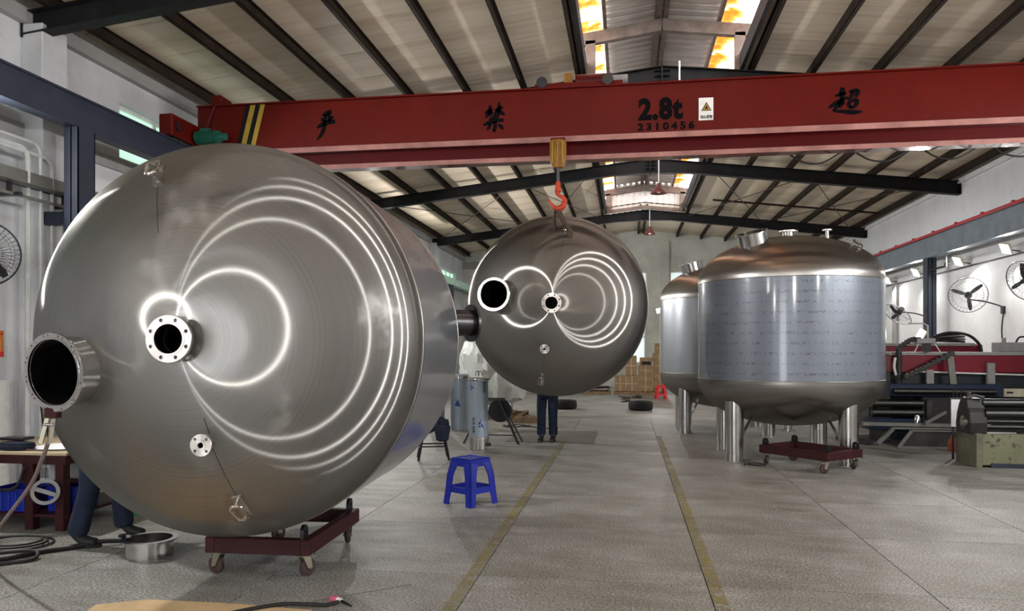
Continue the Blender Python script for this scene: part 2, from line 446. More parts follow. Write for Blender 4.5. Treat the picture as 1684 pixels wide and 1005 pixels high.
def smoothpath(pts, k=6):
    pts = [Vector(p) for p in pts]; out = []
    for i in range(len(pts)-1):
        p0 = pts[max(i-1, 0)]; p1 = pts[i]; p2 = pts[i+1]; p3 = pts[min(i+2, len(pts)-1)]
        for j in range(k):
            t = j/k
            out.append(.5*((2*p1)+(p2-p0)*t+(2*p0-5*p1+4*p2-p3)*t*t+(3*p1-p0-3*p2+p3)*t**3))
    return out+[pts[-1]]
def face_z(axis):
    """rotation matrix that takes +Z to axis"""
    return Vector((0,0,1)).rotation_difference(Vector(axis).normalized()).to_matrix().to_4x4()
# ================================================================== THE SETTING
XL, XR, XM = -7.0, 7.85, .6
YB, YF = 31.7, -9.0
SL = .113
def rt(x): return 6.4 - SL*abs(x-XM)            # top of the rafters
def pz(x): return rt(x) + .165                  # underside of the roof sheets
def mz(x): return 7.34 - .13*abs(x-XM)          # underside of the ridge monitor sheets
YM = YF-.2+.95*37                               # far end of the ridge monitor
OP0, OP1 = -.72, 1.92                           # roof opening under the monitor

# ---- floor
fl = MB()
fl.box((XL-.3, 2.19, -.25), (XR+.3, 17.19, -.011))
fl.box((XL-.3, YF-.3, -.25), (XR+.3, 2.19, 0))
fl.box((XL-.3, 17.19, -.25), (XR+.3, YB+.3, 0))
floor = struct(fl.build('floor', 'floor', smooth=0))
floor.data.materials.append(MT['joint'])
for p in floor.data.polygons:
    if abs(p.center.z + .011) < 1e-4: p.material_index = 1
XJ = [-7.0, -5.43, -3.95, -2.47, -1.03, .54, 1.96, 3.44, 4.92, 6.4, 7.85]
slab_me = {}
for j in range(10):
    for i in range(10):
        w = round(XJ[i+1]-XJ[i], 3)
        if w not in slab_me:
            slab_me[w] = MB().box((.004, .004, -.011), (w-.004, 1.496, 0)).mesh('slab', 'floor', 0)
        o = bpy.data.objects.new('slab', slab_me[w]); COL.objects.link(o); o.parent = floor
        o.location = (XJ[i], 2.19+1.5*j, 0)
# fine dark crack across one slab
MB().bar((-2.06, 4.42, .0006), (-1.44, 4.92, .0006), .006, .001).build('crack', 'joint', floor, 0)

# ---- painted aisle lines
def painted(name, pts, w, label):
    m = MB(); vs = []; n = len(pts)
    for x, y in pts: vs += [(x-w/2, y, .002), (x+w/2, y, .002)]
    o = m.add(vs, [(2*i, 2*i+1, 2*i+3, 2*i+2) for i in range(n-1)]).build(name, 'line', None, 0)
    return tag(o, label, 'floor marking')
painted('aisle_line', [(-1.08, y) for y in (2.2, 5, 8, 11, 14)], .085, 'worn yellow painted floor line beside the blue stool')
painted('aisle_line', [(.59, y) for y in (2.2, 5, 8, 11, 14)], .085, 'worn yellow painted floor line nearer the standing tank')

# ---- walls
def wall_cells(lo, hi, z0, z1, holes):
    us = sorted({lo, hi, *[h[0] for h in holes], *[h[1] for h in holes]})
    zs = sorted({z0, z1, *[h[2] for h in holes], *[h[3] for h in holes]})
    for a, b in zip(us, us[1:]):
        for c, d in zip(zs, zs[1:]):
            if any(h[0] <= a and b <= h[1] and h[2] <= c and d <= h[3] for h in holes): continue
            yield a, b, c, d
WL = [(-6.5, -3.5, 4.26, 5.05), (-1.5, 1.5, 4.26, 5.05), (3.2, 6.2, 4.26, 5.05), (9.5, 12.3, 4.26, 5.05), (14.6, 17.4, 4.26, 5.05), (21, 24, 4.26, 5.05), (27.6, 30.4, 4.26, 4.74)]
m = MB()
for a, b, c, d in wall_cells(YF-.3, YB+.3, 0, pz(XL), WL): m.box((XL-.3, a, c), (XL, b, d))
wl = struct(m.build('wall_left', 'wall', None, 0))
for y in (-5, 1.5, 7.98, 13.0, 19.2, 26.2):
    MB().box((XL-.01, y-.2, 0), (XL+.28, y+.2, pz(XL)-.3)).build('pilaster', 'wall', wl, 0, bevel=.012)
MB().box((XL-.01, YF, 4.07), (XL+.05, YB, 4.235)).build('ring_beam', 'concrete', wl, 0)
MB().box((XL-.01, YF, pz(XL)-.30), (XL+.10, YB, pz(XL)-.13)).build('eave_beam', 'concrete', wl, 0)
m = MB()
for a, b, c, d in wall_cells(YF-.3, YB+.3, 0, pz(XR), []): m.box((XR, a, c), (XR+.3, b, d))
wr = struct(m.build('wall_right', 'wall_r', None, 0))
MB().box((XR-.07, 23.25, 0), (XR+.01, 23.6, 3.5)).build('pilaster', 'concrete', wr, 0)
MB().box((XR-.06, YF, pz(XR)-.22), (XR+.01, YB, pz(XR)-.1)).build('eave_beam', 'wall_r', wr, 0)
WBK = [(-1.2, .86, 4.08, 4.83), (1.78, 3.8, 4.08, 4.83), (-1.3, .80, 1.0, 3.2), (-4.8, -2.8, 4.08, 4.83), (5, 7, 4.08, 4.83)]
m = MB()
def gable(m, y0, y1, holes):
    for a, b, c, d in wall_cells(XL-.3, XR+.3, 0, 5.45, holes): m.box((a, y0, c), (b, y1, d))
    top = [(XL-.3, 5.45), (XR+.3, 5.45), (XR+.3, pz(XR+.3)+.02), (XM, pz(XM)+.02), (XL-.3, pz(XL-.3)+.02)]
    m.prism(top, y1-y0, Matrix.Translation((0, y1, 0)) @ Matrix.Rotation(PI/2, 4, 'X'))
gable(m, YB, YB+.3, WBK)
wb = struct(m.build('wall_back', 'wall_b', None, 0))
MB().box((1.45, YB-.12, 0), (1.75, YB+.01, 6.05)).build('pilaster', 'wall_b', wb, 0)
MB().box((XL, YB-.10, 5.05), (-4.6, YB+.01, 5.35)).build('lintel', 'concrete', wb, 0)
m = MB()
WFR = [(-5.6, -2.6, 0, 3.8)]
gable(m, YF-.3, YF, WFR)
wf = struct(m.build('wall_front', 'wall', None, 0))

# ---- windows: frame, mullions and panes
wn = [0]
def window(axis, pos, u0, u1, z0, z1, cols, rows, glass, fm='white'):
    wn[0] += 1
    r = empty('window_%d' % wn[0]); struct(r)
    def P(u, w, z): return (pos+w, u, z) if axis == 'X' else (u, pos+w, z)
    def bx(mm, ua, ub, za, zb, w0, w1):
        a = P(ua, w0, za); b = P(ub, w1, zb)
        return mm.box([min(a[i], b[i]) for i in range(3)], [max(a[i], b[i]) for i in range(3)])
    f = MB(); t = .05
    bx(f, u0, u1, z0, z0+t, -.04, .04); bx(f, u0, u1, z1-t, z1, -.04, .04); bx(f, u0, u0+t, z0+t, z1-t, -.04, .04); bx(f, u1-t, u1, z0+t, z1-t, -.04, .04)
    f.build('window_frame', fm, r, 0)
    cu = (u1-u0)/cols; cz = (z1-z0)/rows
    for i in range(1, cols): bx(MB(), u0+cu*i-.025, u0+cu*i+.025, z0+t, z1-t, -.03, .03).build('mullion', fm, r, 0)
    for j in range(1, rows): bx(MB(), u0+t, u1-t, z0+cz*j-.02, z0+cz*j+.02, -.028, .028).build('transom', fm, r, 0)
    for i in range(cols):
        for j in range(rows):
            bx(MB(), u0+cu*i+.02, u0+cu*(i+1)-.02, z0+cz*j+.02, z0+cz*(j+1)-.02, -.004, .004).build('pane', glass, r, 0)
for k, (a, b, c, d) in enumerate(WL):
    window('X', XL-.12, a, b, c, d, 3 if k < 6 else 4, 1, 'frost')
for k, (a, b, c, d) in enumerate(WBK):
    window('Y', YB+.12, a, b, c, d, 2, 2 if d-c > 1 else 1, 'clearw')

# ---- roof: rafters, purlins, sheets, ridge monitor
ceil = struct(empty('ceiling'))
def rafter(y):
    m = MB()
    for x0, sg in ((XL+.02, 1), (XR-.02, -1)):
        ends = [(x0, .27 if sg > 0 else .32), (XM-sg*.9, .29), (XM, .37)]
        for (xa, da), (xb, db) in zip(ends, ends[1:]):
            za, zb = rt(xa), rt(xb)
            m.add([(xa, y-.005, za-da), (xb, y-.005, zb-db), (xb, y-.005, zb), (xa, y-.005, za), (xa, y+.005, za-da), (xb, y+.005, zb-db), (xb, y+.005, zb), (xa, y+.005, za)],
                  [(0,1,2,3), (7,6,5,4), (0,4,5,1), (3,2,6,7), (0,3,7,4), (1,5,6,2)])
            m.bar((xa, y, za-.007), (xb, y, zb-.007), .18, .014)
            m.bar((xa, y, za-da+.007), (xb, y, zb-db+.007), .18, .014)
        m.box((x0-.008 if sg > 0 else x0-.006, y-.09, rt(x0)-.30), (x0+.008, y+.09, rt(x0)))
    m.box((XM-.012, y-.09, rt(XM)-.42), (XM+.012, y+.09, rt(XM)+.02))
    o = m.build('rafter', 'iron', ceil, 0)
    for k in range(4):   # stiffener plates at the ridge joint
        for sg in (-1, 1):
            MB().add([(XM, y-.085, rt(XM)-.06-.09*k), (XM+sg*.13, y-.085, rt(XM)-.085-.09*k), (XM, y-.085, rt(XM)-.075-.09*k),
                      (XM, y-.006, rt(XM)-.06-.09*k), (XM+sg*.13, y-.006, rt(XM)-.085-.09*k), (XM, y-.006, rt(XM)-.075-.09*k)],
                     [(0,1,2), (5,4,3), (0,3,4,1), (1,4,5,2), (2,5,3,0)]).build('stiffener', 'iron', o, 0)
    return o
RY = (-5, 1.5, 7.85, 12.97, 19.2, 26.2)
for y in RY: rafter(y)
PX = [-.85-.96*k for k in range(7)] + [2.05+.96*k for k in range(7)]
PX[6] = -6.68; PX[13] = 7.55
for x in PX:
    z = rt(x); m = MB()
    m.box((x-.004, YF, z), (x+.004, YB, z+.16)); m.box((x-.004, YF, z), (x+.06, YB, z+.005)); m.box((x-.004, YF, z+.155), (x+.06, YB, z+.16))
    m.box((x+.054, YF, z), (x+.06, YB, z+.022))
    m.build('purlin', 'purlin', ceil, 0)
for x in (OP0-.01, OP1-.05):
    MB().box((x, YF, rt(x)), (x+.06, YM, rt(x)+.27)).build('curb', 'iron', ceil, 0)
for x in (XM-.14, XM+.08):
    MB().box((x, YM, rt(XM)), (x+.06, YB, rt(XM)+.15)).build('purlin', 'purlin', ceil, 0)
def sheet(x0, x1, zf, w, t=.03):
    return [(x0, 0, zf(x0)), (x1, 0, zf(x1)), (x1, w, zf(x1)), (x0, w, zf(x0)), (x0, 0, zf(x0)+t), (x1, 0, zf(x1)+t), (x1, w, zf(x1)+t), (x0, w, zf(x0)+t)]
BF = [(0,3,2,1),(4,5,6,7),(0,1,5,4),(1,2,6,5),(2,3,7,6),(3,0,4,7)]
SW = .95
me_fl = MB().add(sheet(OP0, XM, pz, SW-.012), BF).mesh('roof_sheet', 'roof', 0, bevel=.004)
me_fr = MB().add(sheet(XM, OP1, pz, SW-.012), BF).mesh('roof_sheet', 'roof', 0, bevel=.004)
me_l = MB().add(sheet(XL-.35, OP0, pz, SW-.012), BF).mesh('roof_sheet', 'roof', 0, bevel=.004)
me_r = MB().add(sheet(OP1, XR+.35, pz, SW-.012), BF).mesh('roof_sheet', 'roof', 0, bevel=.004)
def ribbed(x0, x1, zf, w, n, t=.02, h=.03):
    """corrugated sheet, ribs across the slope"""
    m = MB(); vs = []; ys = []
    for k in range(n):
        y = w*k/n
        ys += [(y, 0), (y+w/n*.55, 0), (y+w/n*.65, h), (y+w/n*.9, h)]
    ys.append((w, 0))
    for x in (x0, x1): vs += [(x, y, zf(x)+a) for y, a in ys]
    k = len(ys)
    return m.add(vs, [(i, i+1, k+i+1, k+i) for i in range(k-1)])
me_ml = ribbed(-.34, XM, mz, SW, 4).mesh('monitor_sheet', 'roof_m', 0)
me_mr = ribbed(XM, 1.54, mz, SW, 4).mesh('monitor_sheet', 'roof_m', 0)
me_tl = ribbed(-1.12, -.36, mz, SW, 4).mesh('skylight_sheet', 'lucent', 0)
me_tr = ribbed(1.56, 2.32, mz, SW, 4).mesh('skylight_sheet', 'lucent', 0)
for x0, x1 in ((XL-.4, OP0), (OP1, XR+.4)):  # unseen cover added to block sky light at the sheet seams
    MB().add([(x, y+YF-.25, z+.034) for x, y, z in sheet(x0, x1, pz, YB-YF+.6)], BF).build('seam_cover', 'iron', ceil, 0)
for x0, x1 in ((OP0, XM), (XM, OP1)):  # same added light block over the far ridge
    MB().add([(x, y+YM, z+.034) for x, y, z in sheet(x0, x1, pz, YB-YM+.35)], BF).build('seam_cover', 'iron', ceil, 0)
ns = int((YB+.3-YF)/SW)+1
for k in range(ns):
    for nm, me in (('roof_sheet', me_l), ('roof_sheet', me_r), ('monitor_sheet', me_ml), ('monitor_sheet', me_mr), ('skylight_sheet', me_tl), ('skylight_sheet', me_tr), ('roof_sheet', me_fl), ('roof_sheet', me_fr)):
        far = YF-.2+SW*k > YM-.1
        if (nm[0] != 'r' and far) or (me in (me_fl, me_fr) and not far): continue
        o = bpy.data.objects.new(nm, me); COL.objects.link(o); o.parent = ceil
        o.location = (0, YF-.2+SW*k, 0)
for x in (-.36, 1.55):
    MB().box((x-.03, YF, mz(x)-.11), (x+.03, YM, mz(x)-.002)).build('monitor_purlin', 'monitor', ceil, 0)
MB().box((XM-.12, YF, mz(XM)-.13), (XM-.02, YM, mz(XM)-.02)).build('monitor_purlin', 'monitor', ceil, 0)
MB().box((XM+.02, YF, mz(XM)-.13), (XM+.10, YM, mz(XM)-.02)).build('monitor_purlin', 'monitor', ceil, 0)
for y in [q for q in RY if q < YM]+[YM-.1]:
    for x in (-.61, 1.88):
        MB().box((x-.085, y-.06, rt(x)), (x+.085, y+.06, mz(x)-.28)).build('monitor_post', 'monitor', ceil, 0)
    for xa, xb in ((-.78, XM), (XM, 2.06)):
        MB().bar((xa, y, mz(xa)-.235), (xb, y, mz(xb)-.235), .12, .20).build('monitor_rafter', 'monitor', ceil, 0)
# ribbed end wall of the monitor
for k in range(13):
    x = OP0+.03+k*(OP1-OP0-.06)/13; w = (OP1-OP0-.06)/13
    MB().add([(x, YM, rt(x)-.02), (x+w*.45, YM, rt(x)-.02), (x+w*.6, YM+.03, rt(x)-.02), (x+w*.9, YM+.03, rt(x)-.02), (x+w, YM, rt(x)-.02),
              (x, YM, mz(x)+.03), (x+w*.45, YM, mz(x+w*.45)+.03), (x+w*.6, YM+.03, mz(x+w*.6)+.03), (x+w*.9, YM+.03, mz(x+w*.9)+.03), (x+w, YM, mz(x+w)+.03)],
             [(i, i+1, i+6, i+5) for i in range(4)]).build('end_wall_sheet', 'roof_m', ceil, 0)
for xa, xb in ((-.7, XM), (XM, 1.95)):
    MB().bar((xa, YM-.05, rt(xa)+.05), (xb, YM-.05, rt(xb)+.05), .06, .10).build('end_sill', 'monitor', ceil, 0)
# thin wind-brace rods in the roof plane
def rod(a, b, r=.012): return MB().cyl(a, b, r, n=6).build('brace_rod', 'wirerope', ceil)
for x0, x1 in ((-6.6, -2.8), (-2.8, -.9), (2.1, 4.5), (4.5, 7.3)):
    rod((x0, 19.3, rt(x0)-.09), (x1, 26.1, rt(x1)-.09)); rod((x1, 19.3, rt(x1)-.09), (x0, 26.1, rt(x0)-.09))
MB().bar((2.6, 23.4, rt(2.6)-.04), (7.4, 23.4, rt(7.4)-.04), .06, .05).build('tie_bar', 'purlin', ceil, 0)

# ---- conduits on the side walls
def conduit(name, pts, r, mat, label, cat='pipe'):
    return tag(MB().tube(pts, r, 8).build(name, mat), label, cat)
m = MB()
cr = empty('wall_conduit', (XR, 16, 3.6)); tag(cr, 'pair of thin cable lines running below the floodlights on the right wall', 'conduit')
put(MB().tube([(XR-.03, 8, 3.55), (XR-.03, 26.5, 3.50)], .014, 6).build('cable_run', 'cable', cr), (-XR, -16, -3.6))
put(MB().tube([(XR-.03, 8, 3.72), (XR-.03, 26.5, 3.68)], .016, 6).build('cable_run', 'cablew', cr), (-XR, -16, -3.6))
def vpipe(y, z1, r, back, label):
    pts = [(XL+.32, y, .02), (XL+.32, y, z1-.12)]
    pts += [(XL+.32, y-.12+.12*math.cos(t), z1-.12+.12*math.sin(t)) for t in [PI/2*i/5 for i in range(6)]]
    pts += [(XL+.32, y-back, z1)]
    conduit('wall_pipe', pts, r, 'cablew', label)
vpipe(7.52, 3.86, .028, 2.0, 'thick pale pipe on the left wall next to the black wall fan')
vpipe(7.70, 3.95, .02, 2.2, 'thin pale pipe bending left, second from the black wall fan')
vpipe(7.88, 3.82, .022, 2.4, 'thin pale pipe bending left, third from the black wall fan')
MB_ = MB().tube([(XL+.3, 8.12, 1.0), (XL+.3, 8.12, 3.3)], .025, 8).build('wall_pipe', 'cablew'); tag(MB_, 'short pale pipe on the left wall nearest the dark steel post', 'pipe')
tb = empty('cable_tray', (XL+.45, 7, 3.45)); tag(tb, 'grey steel channel tray bracketed along the left wall above the pipes', 'cable tray')
put(MB().box((XL+.30, 3.0, 3.42), (XL+.34, 9.6, 3.60)).box((XL+.30, 3.0, 3.42), (XL+.5, 9.6, 3.43)).build('channel', 'channel', tb, 0), (-(XL+.45), -7, -3.45))
put(MB().bar((XL+.52, 3.0, 3.28), (XL+.40, 9.6, 3.28), .03, .03).build('hanging_rail', 'channel', tb, 0), (-(XL+.45), -7, -3.45))
for y in (7.2, 8.0, 8.9):
    put(MB().box((XL, y-.03, 3.26), (XL+.52, y+.03, 3.30)).box((XL+.36, y-.02, 3.28), (XL+.40, y+.02, 3.43)).build('bracket', 'darksteel', tb, 0), (-(XL+.45), -7, -3.45))
# ================================================================== CRANE AND RUNWAYS
rw = empty('crane_runway', (-6.3, 8, 0)); tag(rw, 'slate blue steel crane runway beam on posts along the left wall', 'runway beam')
def at0(o, r): o.location = -r.location; return o
m = MB(); x = -6.3
m.box((x-.008, YF+.2, 4.16), (x+.008, 23.4, 4.49)); m.box((x-.09, YF+.2, 4.15), (x+.09, 23.4, 4.165)); m.box((x-.11, YF+.2, 4.485), (x+.11, 23.4, 4.51))
m.box((x+.075, YF+.2, 4.165), (x+.09, 23.4, 4.485))
at0(m.build('runway_beam', 'slate', rw, 0), rw)
at0(MB().box((x-.02, YF+.2, 4.51), (x+.02, 23.4, 4.55)).build('rail', 'darksteel', rw, 0), rw)
at0(MB().box((x-.10, 23.4, 3.92), (x+.10, YB, 4.16)).build('runway_beam', 'mint', rw, 0), rw)  # far stretch of the runway in pale mint
for y in (-4.0, 1.5, 7.86, 14.2, 20.4, 26.5):
    m = MB(); m.box((x-.09, y-.14, 0), (x+.09, y-.125, 4.15)); m.box((x-.09, y+.125, 0), (x+.09, y+.14, 4.15)); m.box((x-.008, y-.14, 0), (x+.008, y+.14, 4.15)); m.box((x+.08, y-.14, 0), (x+.09, y+.14, 4.15))
    m.box((x-.16, y-.2, 0), (x+.16, y+.2, .02))
    at0(m.build('post', 'slate', rw, 0), rw)
    at0(MB().box((XL, y-.06, 3.05), (x-.09, y+.06, 3.2)).build('wall_bracket', 'slate', rw, 0), rw)
rr_ = empty('crane_runway', (7.4, 19, 0)); tag(rr_, 'grey crane runway beam with red conductor bar along the right wall', 'runway beam')
m = MB(); x = 7.42
m.box((x-.10, YF+.2, 3.86), (x-.08, 29, 4.34)); m.box((x-.12, YF+.2, 3.84), (x+.12, 29, 3.86)); m.box((x-.12, YF+.2, 4.34), (x+.12, 29, 4.36))
at0(m.build('runway_beam', 'slate_r', rr_, 0), rr_)
at0(MB().box((x-.02, YF+.2, 4.36), (x+.02, 29, 4.40)).build('rail', 'darksteel', rr_, 0), rr_)
at0(MB().cyl((x-.15, YF+.2, 4.37), (x-.15, 29, 4.37), .035, n=8).build('conductor_bar', 'redrail', rr_), rr_)
for k in range(16): at0(MB().cbox((x-.15, 8+1.25*k, 4.41), (.05, .07, .04)).build('insulator', 'redrail', rr_, 0), rr_)
for y in (1.0, 7.5, 13.5, 19.85, 26.5):
    m = MB(); m.box((x-.10, y-.15, 0), (x+.10, y-.135, 3.84)); m.box((x-.10, y+.135, 0), (x+.10, y+.15, 3.84)); m.box((x-.01, y-.15, 0), (x+.01, y+.15, 3.84)); m.box((x-.10, y-.15, 0), (x-.088, y+.15, 3.84))
    at0(m.build('post', 'slate', rr_, 0), rr_)
at0(MB().tube([(x-.1, 19.75, 3.52), (x-.1, 18.7, 3.52), (x-.1, 18.65, 3.6)], .025, 8).cyl((x-.1, 18.65, 3.50), (x-.1, 18.65, 3.88), .02, n=8).build('strut_arm', 'darksteel', rr_), rr_)

# ---- bridge crane
CY = 10.25            # front face of the girder
cr = empty('overhead_crane', (0, CY+.25, 4.5)); tag(cr, 'red single girder overhead crane spanning the hall with black lettering', 'crane')
def cadd(mb, name, mat, smooth=0, bevel=0): return at0(mb.build(name, mat, cr, smooth, bevel), cr)
gx0, gx1 = -6.28, 7.25
cadd(MB().box((gx0, CY, 4.50), (gx1, CY+.45, 5.17)), 'girder', 'crane', 0, .006)
cadd(MB().box((gx0, CY-.04, 5.17), (gx1, CY+.49, 5.19)), 'top_plate', 'crane')
cadd(MB().box((gx0+.3, CY-.045, 4.475), (gx1-.3, CY+.495, 4.50)), 'lower_plate', 'crane_g')
cadd(MB().box((gx0+.4, CY+.215, 4.265), (gx1-.4, CY+.235, 4.475)), 'track_web', 'crane_d')
cadd(MB().box((gx0+.4, CY+.06, 4.24), (gx1-.4, CY+.39, 4.265)), 'track_flange', 'crane_g')
cadd(MB().box((gx0+.3, CY-.055, 4.43), (gx1-.3, CY-.046, 4.505)), 'sheen_strip', 'sheen')  # added strip, its pale pink stands in for reflected light under the plate
cadd(MB().box((gx0+.4, CY+.05, 4.205), (gx1-.4, CY+.059, 4.268)), 'sheen_strip', 'sheen')  # same painted sheen along the bottom flange
for xx, lx in ((-6.3, 1), (7.42, -1)):
    m = MB(); m.box((xx-.10, CY-.75, 4.56 if lx > 0 else 4.43), (xx+.10, CY+1.25, 4.86 if lx > 0 else 4.73))
    cadd(m, 'end_carriage', 'crane', 0, .01)
    zc = 4.63 if lx > 0 else 4.48
    for yy in (CY-.62, CY+1.12):
        cadd(MB().cyl((xx-.06, yy, zc), (xx+.06, yy, zc), .08, n=16), 'crane_wheel', 'darksteel', 40)
    cadd(MB().cyl((xx+lx*.10, CY-.62, zc+.08), (xx+lx*.13, CY-.62, zc+.08), .07, n=16), 'axle_cap', 'maroon', 40)
cadd(MB().box((-6.18, CY-.06, 4.60), (-5.98, CY+.2, 4.86)), 'bracket', 'crane', 0, .01)
cadd(MB().box((-6.06, CY-.02, 5.19), (-5.9, CY+.3, 5.34)), 'top_bracket', 'crane', 0, .01)
# drive motor with cooling fins
mo = cadd(MB().cyl((-6.16, CY-.22, 4.66), (-5.80, CY-.22, 4.66), .085, n=20).cyl((-5.80, CY-.22, 4.66), (-5.70, CY-.22, 4.66), .06, .05, 16).box((-6.08, CY-.27, 4.735), (-5.95, CY-.17, 4.78)), 'drive_motor', 'green', 40)
for k in range(8):
    (MB().cyl((-6.14+.042*k, CY-.22, 4.66), (-6.128+.042*k, CY-.22, 4.66), .097, n=20).build('cooling_fin', 'green', mo))
cadd(MB().tube(smoothpath([(-5.98, CY-.02, 5.2), (-6.06, CY-.03, 5.02), (-6.12, CY-.06, 4.8), (-6.1, CY-.2, 4.76)]), .018, 8), 'motor_cable', 'crane_d', 40)
# hazard stripes (flat paint)
def face_poly(pts, name, mat, th=.003, par=cr):
    m = MB().prism(pts, th, Matrix.Translation((0, CY-.0005, 0)) @ Matrix.Rotation(PI/2, 4, 'X'))
    return at0(m.build(name, mat, par, 0), cr)
for k, (mt, w) in enumerate((('black', .07), ('yellow', .08), ('black', .075), ('yellow', .07))):
    x0 = -5.68 + sum((.07, .08, .075, .07)[:k]); dx = .17
    face_poly([(x0, 4.50), (x0+w, 4.50), (x0+w+dx, 5.17), (x0+dx, 5.17)], 'hazard_stripe', mt)
# brush characters: each stroke a tapered ribbon, coordinates in a 0..1 box (y down)
def brush(strokes, x0, x1, z0, z1, name, label):
    g = MB()
    for st in strokes:
        pts = smoothpath([(p[0], p[1], p[2]) for p in st], 5)
        left = []; right = []
        for i, p in enumerate(pts):
            a = pts[max(i-1, 0)]; b = pts[min(i+1, len(pts)-1)]
            d = Vector((b[0]-a[0], b[1]-a[1])).normalized(); n = Vector((-d.y, d.x))*max(p[2]*1.5, .02)/2
            left.append((p[0]+n.x, p[1]+n.y)); right.append((p[0]-n.x, p[1]-n.y))
        conv = lambda q: (x0+(x1-x0)*q[0], z1-(z1-z0)*q[1])
        k = len(left); vs = []
        for y in (CY-.001, CY-.004):
            vs += [(conv(q)[0], y, conv(q)[1]) for q in left] + [(conv(q)[0], y, conv(q)[1]) for q in right]
        fs = []
        for i in range(k-1):
            fs += [(i, i+1, k+i+1, k+i), (2*k+i, 3*k+i, 3*k+i+1, 2*k+i+1), (i, 2*k+i, 2*k+i+1, i+1), (k+i, k+i+1, 3*k+i+1, 3*k+i)]
        g.add(vs, fs)
    o = cadd(g, name, 'ink'); o['label'] = label
    return o
S_YAN = [[(.32,.20,.03),(.45,.16,.10),(.66,.08,.09)], [(.44,.18,.07),(.43,.30,.08),(.42,.44,.07)], [(.56,.14,.07),(.58,.26,.08),(.57,.42,.06)], [(.28,.28,.04),(.33,.34,.08),(.36,.40,.05)],
         [(.70,.22,.06),(.66,.30,.08),(.60,.37,.05)], [(.12,.58,.05),(.30,.49,.09),(.55,.42,.10),(.80,.42,.08)], [(.42,.46,.11),(.37,.62,.10),(.28,.80,.08),(.10,.97,.02)]]
S_JIN = [[(.12,.34,.05),(.30,.27,.09),(.44,.25,.05)], [(.32,.08,.04),(.33,.22,.10),(.33,.46,.06)], [(.32,.28,.07),(.22,.42,.08),(.14,.50,.03)], [(.34,.30,.05),(.44,.38,.08)],
         [(.52,.27,.05),(.68,.22,.09),(.84,.18,.06)], [(.70,.00,.05),(.69,.18,.10),(.66,.46,.07)], [(.67,.24,.07),(.56,.36,.08),(.46,.46,.03)], [(.69,.28,.05),(.82,.37,.09),(.92,.42,.04)],
         [(.30,.55,.05),(.48,.50,.07),(.66,.48,.06)], [(.06,.74,.05),(.30,.66,.10),(.60,.60,.09),(.88,.60,.08)], [(.53,.62,.09),(.53,.80,.10),(.50,.98,.05)], [(.52,.97,.05),(.46,.92,.05),(.42,.88,.02)], [(.36,.70,.06),(.28,.82,.08),(.20,.90,.04)], [(.66,.74,.05),(.78,.82,.09),(.86,.90,.04)]]
S_CHAO = [[(.20,.34,.05),(.36,.28,.08),(.52,.26,.06)], [(.40,.06,.08),(.40,.22,.11),(.38,.44,.08)], [(.02,.72,.05),(.20,.58,.09),(.46,.44,.08),(.58,.42,.05)], [(.40,.46,.08),(.36,.60,.09),(.34,.74,.06)], [(.38,.58,.06),(.48,.60,.06)],
          [(.34,.52,.06),(.24,.70,.08),(.12,.84,.03)], [(.16,.84,.05),(.40,.86,.08),(.70,.90,.11),(.98,.90,.03)], [(.60,.22,.06),(.78,.18,.09),(.84,.24,.09),(.78,.40,.06)], [(.70,.22,.07),(.66,.36,.07),(.58,.48,.03)], [(.58,.54,.06),(.59,.66,.08),(.62,.76,.06)], [(.58,.54,.06),(.76,.50,.09),(.82,.56,.09),(.76,.72,.07)], [(.62,.74,.07),(.76,.73,.07)]]
brush(S_YAN, -4.46, -4.06, 4.60, 5.06, 'lettering', 'black brush character reading 严')
brush(S_JIN, -1.99, -1.64, 4.61, 5.03, 'lettering', 'black brush character reading 禁')
brush(S_CHAO, 2.60, 3.03, 4.63, 5.02, 'lettering', 'black brush character reading 超')
def text_mesh(body, name, mat, parent, size=1., bold=0., width=None, mtx=None, th=.002, spacing=1.):
    """flat lettering, converted to a mesh; laid in the XZ plane facing -Y, left bottom at the origin"""
    cu = bpy.data.curves.new(name, 'FONT'); cu.body = body; cu.size = size; cu.offset = bold; cu.extrude = th; cu.space_character = spacing
    cu.resolution_u = 3
    t = bpy.data.objects.new(name, cu); COL.objects.link(t)
    dg = bpy.context.evaluated_depsgraph_get()
    me = bpy.data.meshes.new_from_object(t.evaluated_get(dg), depsgraph=dg)
    bpy.data.objects.remove(t); bpy.data.curves.remove(cu)
    xs = [v.co.x for v in me.vertices]; ys = [v.co.y for v in me.vertices]
    if not xs: return None
    a, b = min(xs), max(xs); c = min(ys); sx = (width/(b-a)) if width else 1
    rot = Matrix.Rotation(PI/2, 4, 'X')
    me.transform((mtx or Matrix()) @ rot @ Matrix.Diagonal((sx, 1, 1, 1)) @ Matrix.Translation((-a, -c, 0)))
    me.name = name; me.materials.clear(); me.materials.append(MT[mat])
    o = bpy.data.objects.new(name, me); COL.objects.link(o); o.parent = parent
    return o
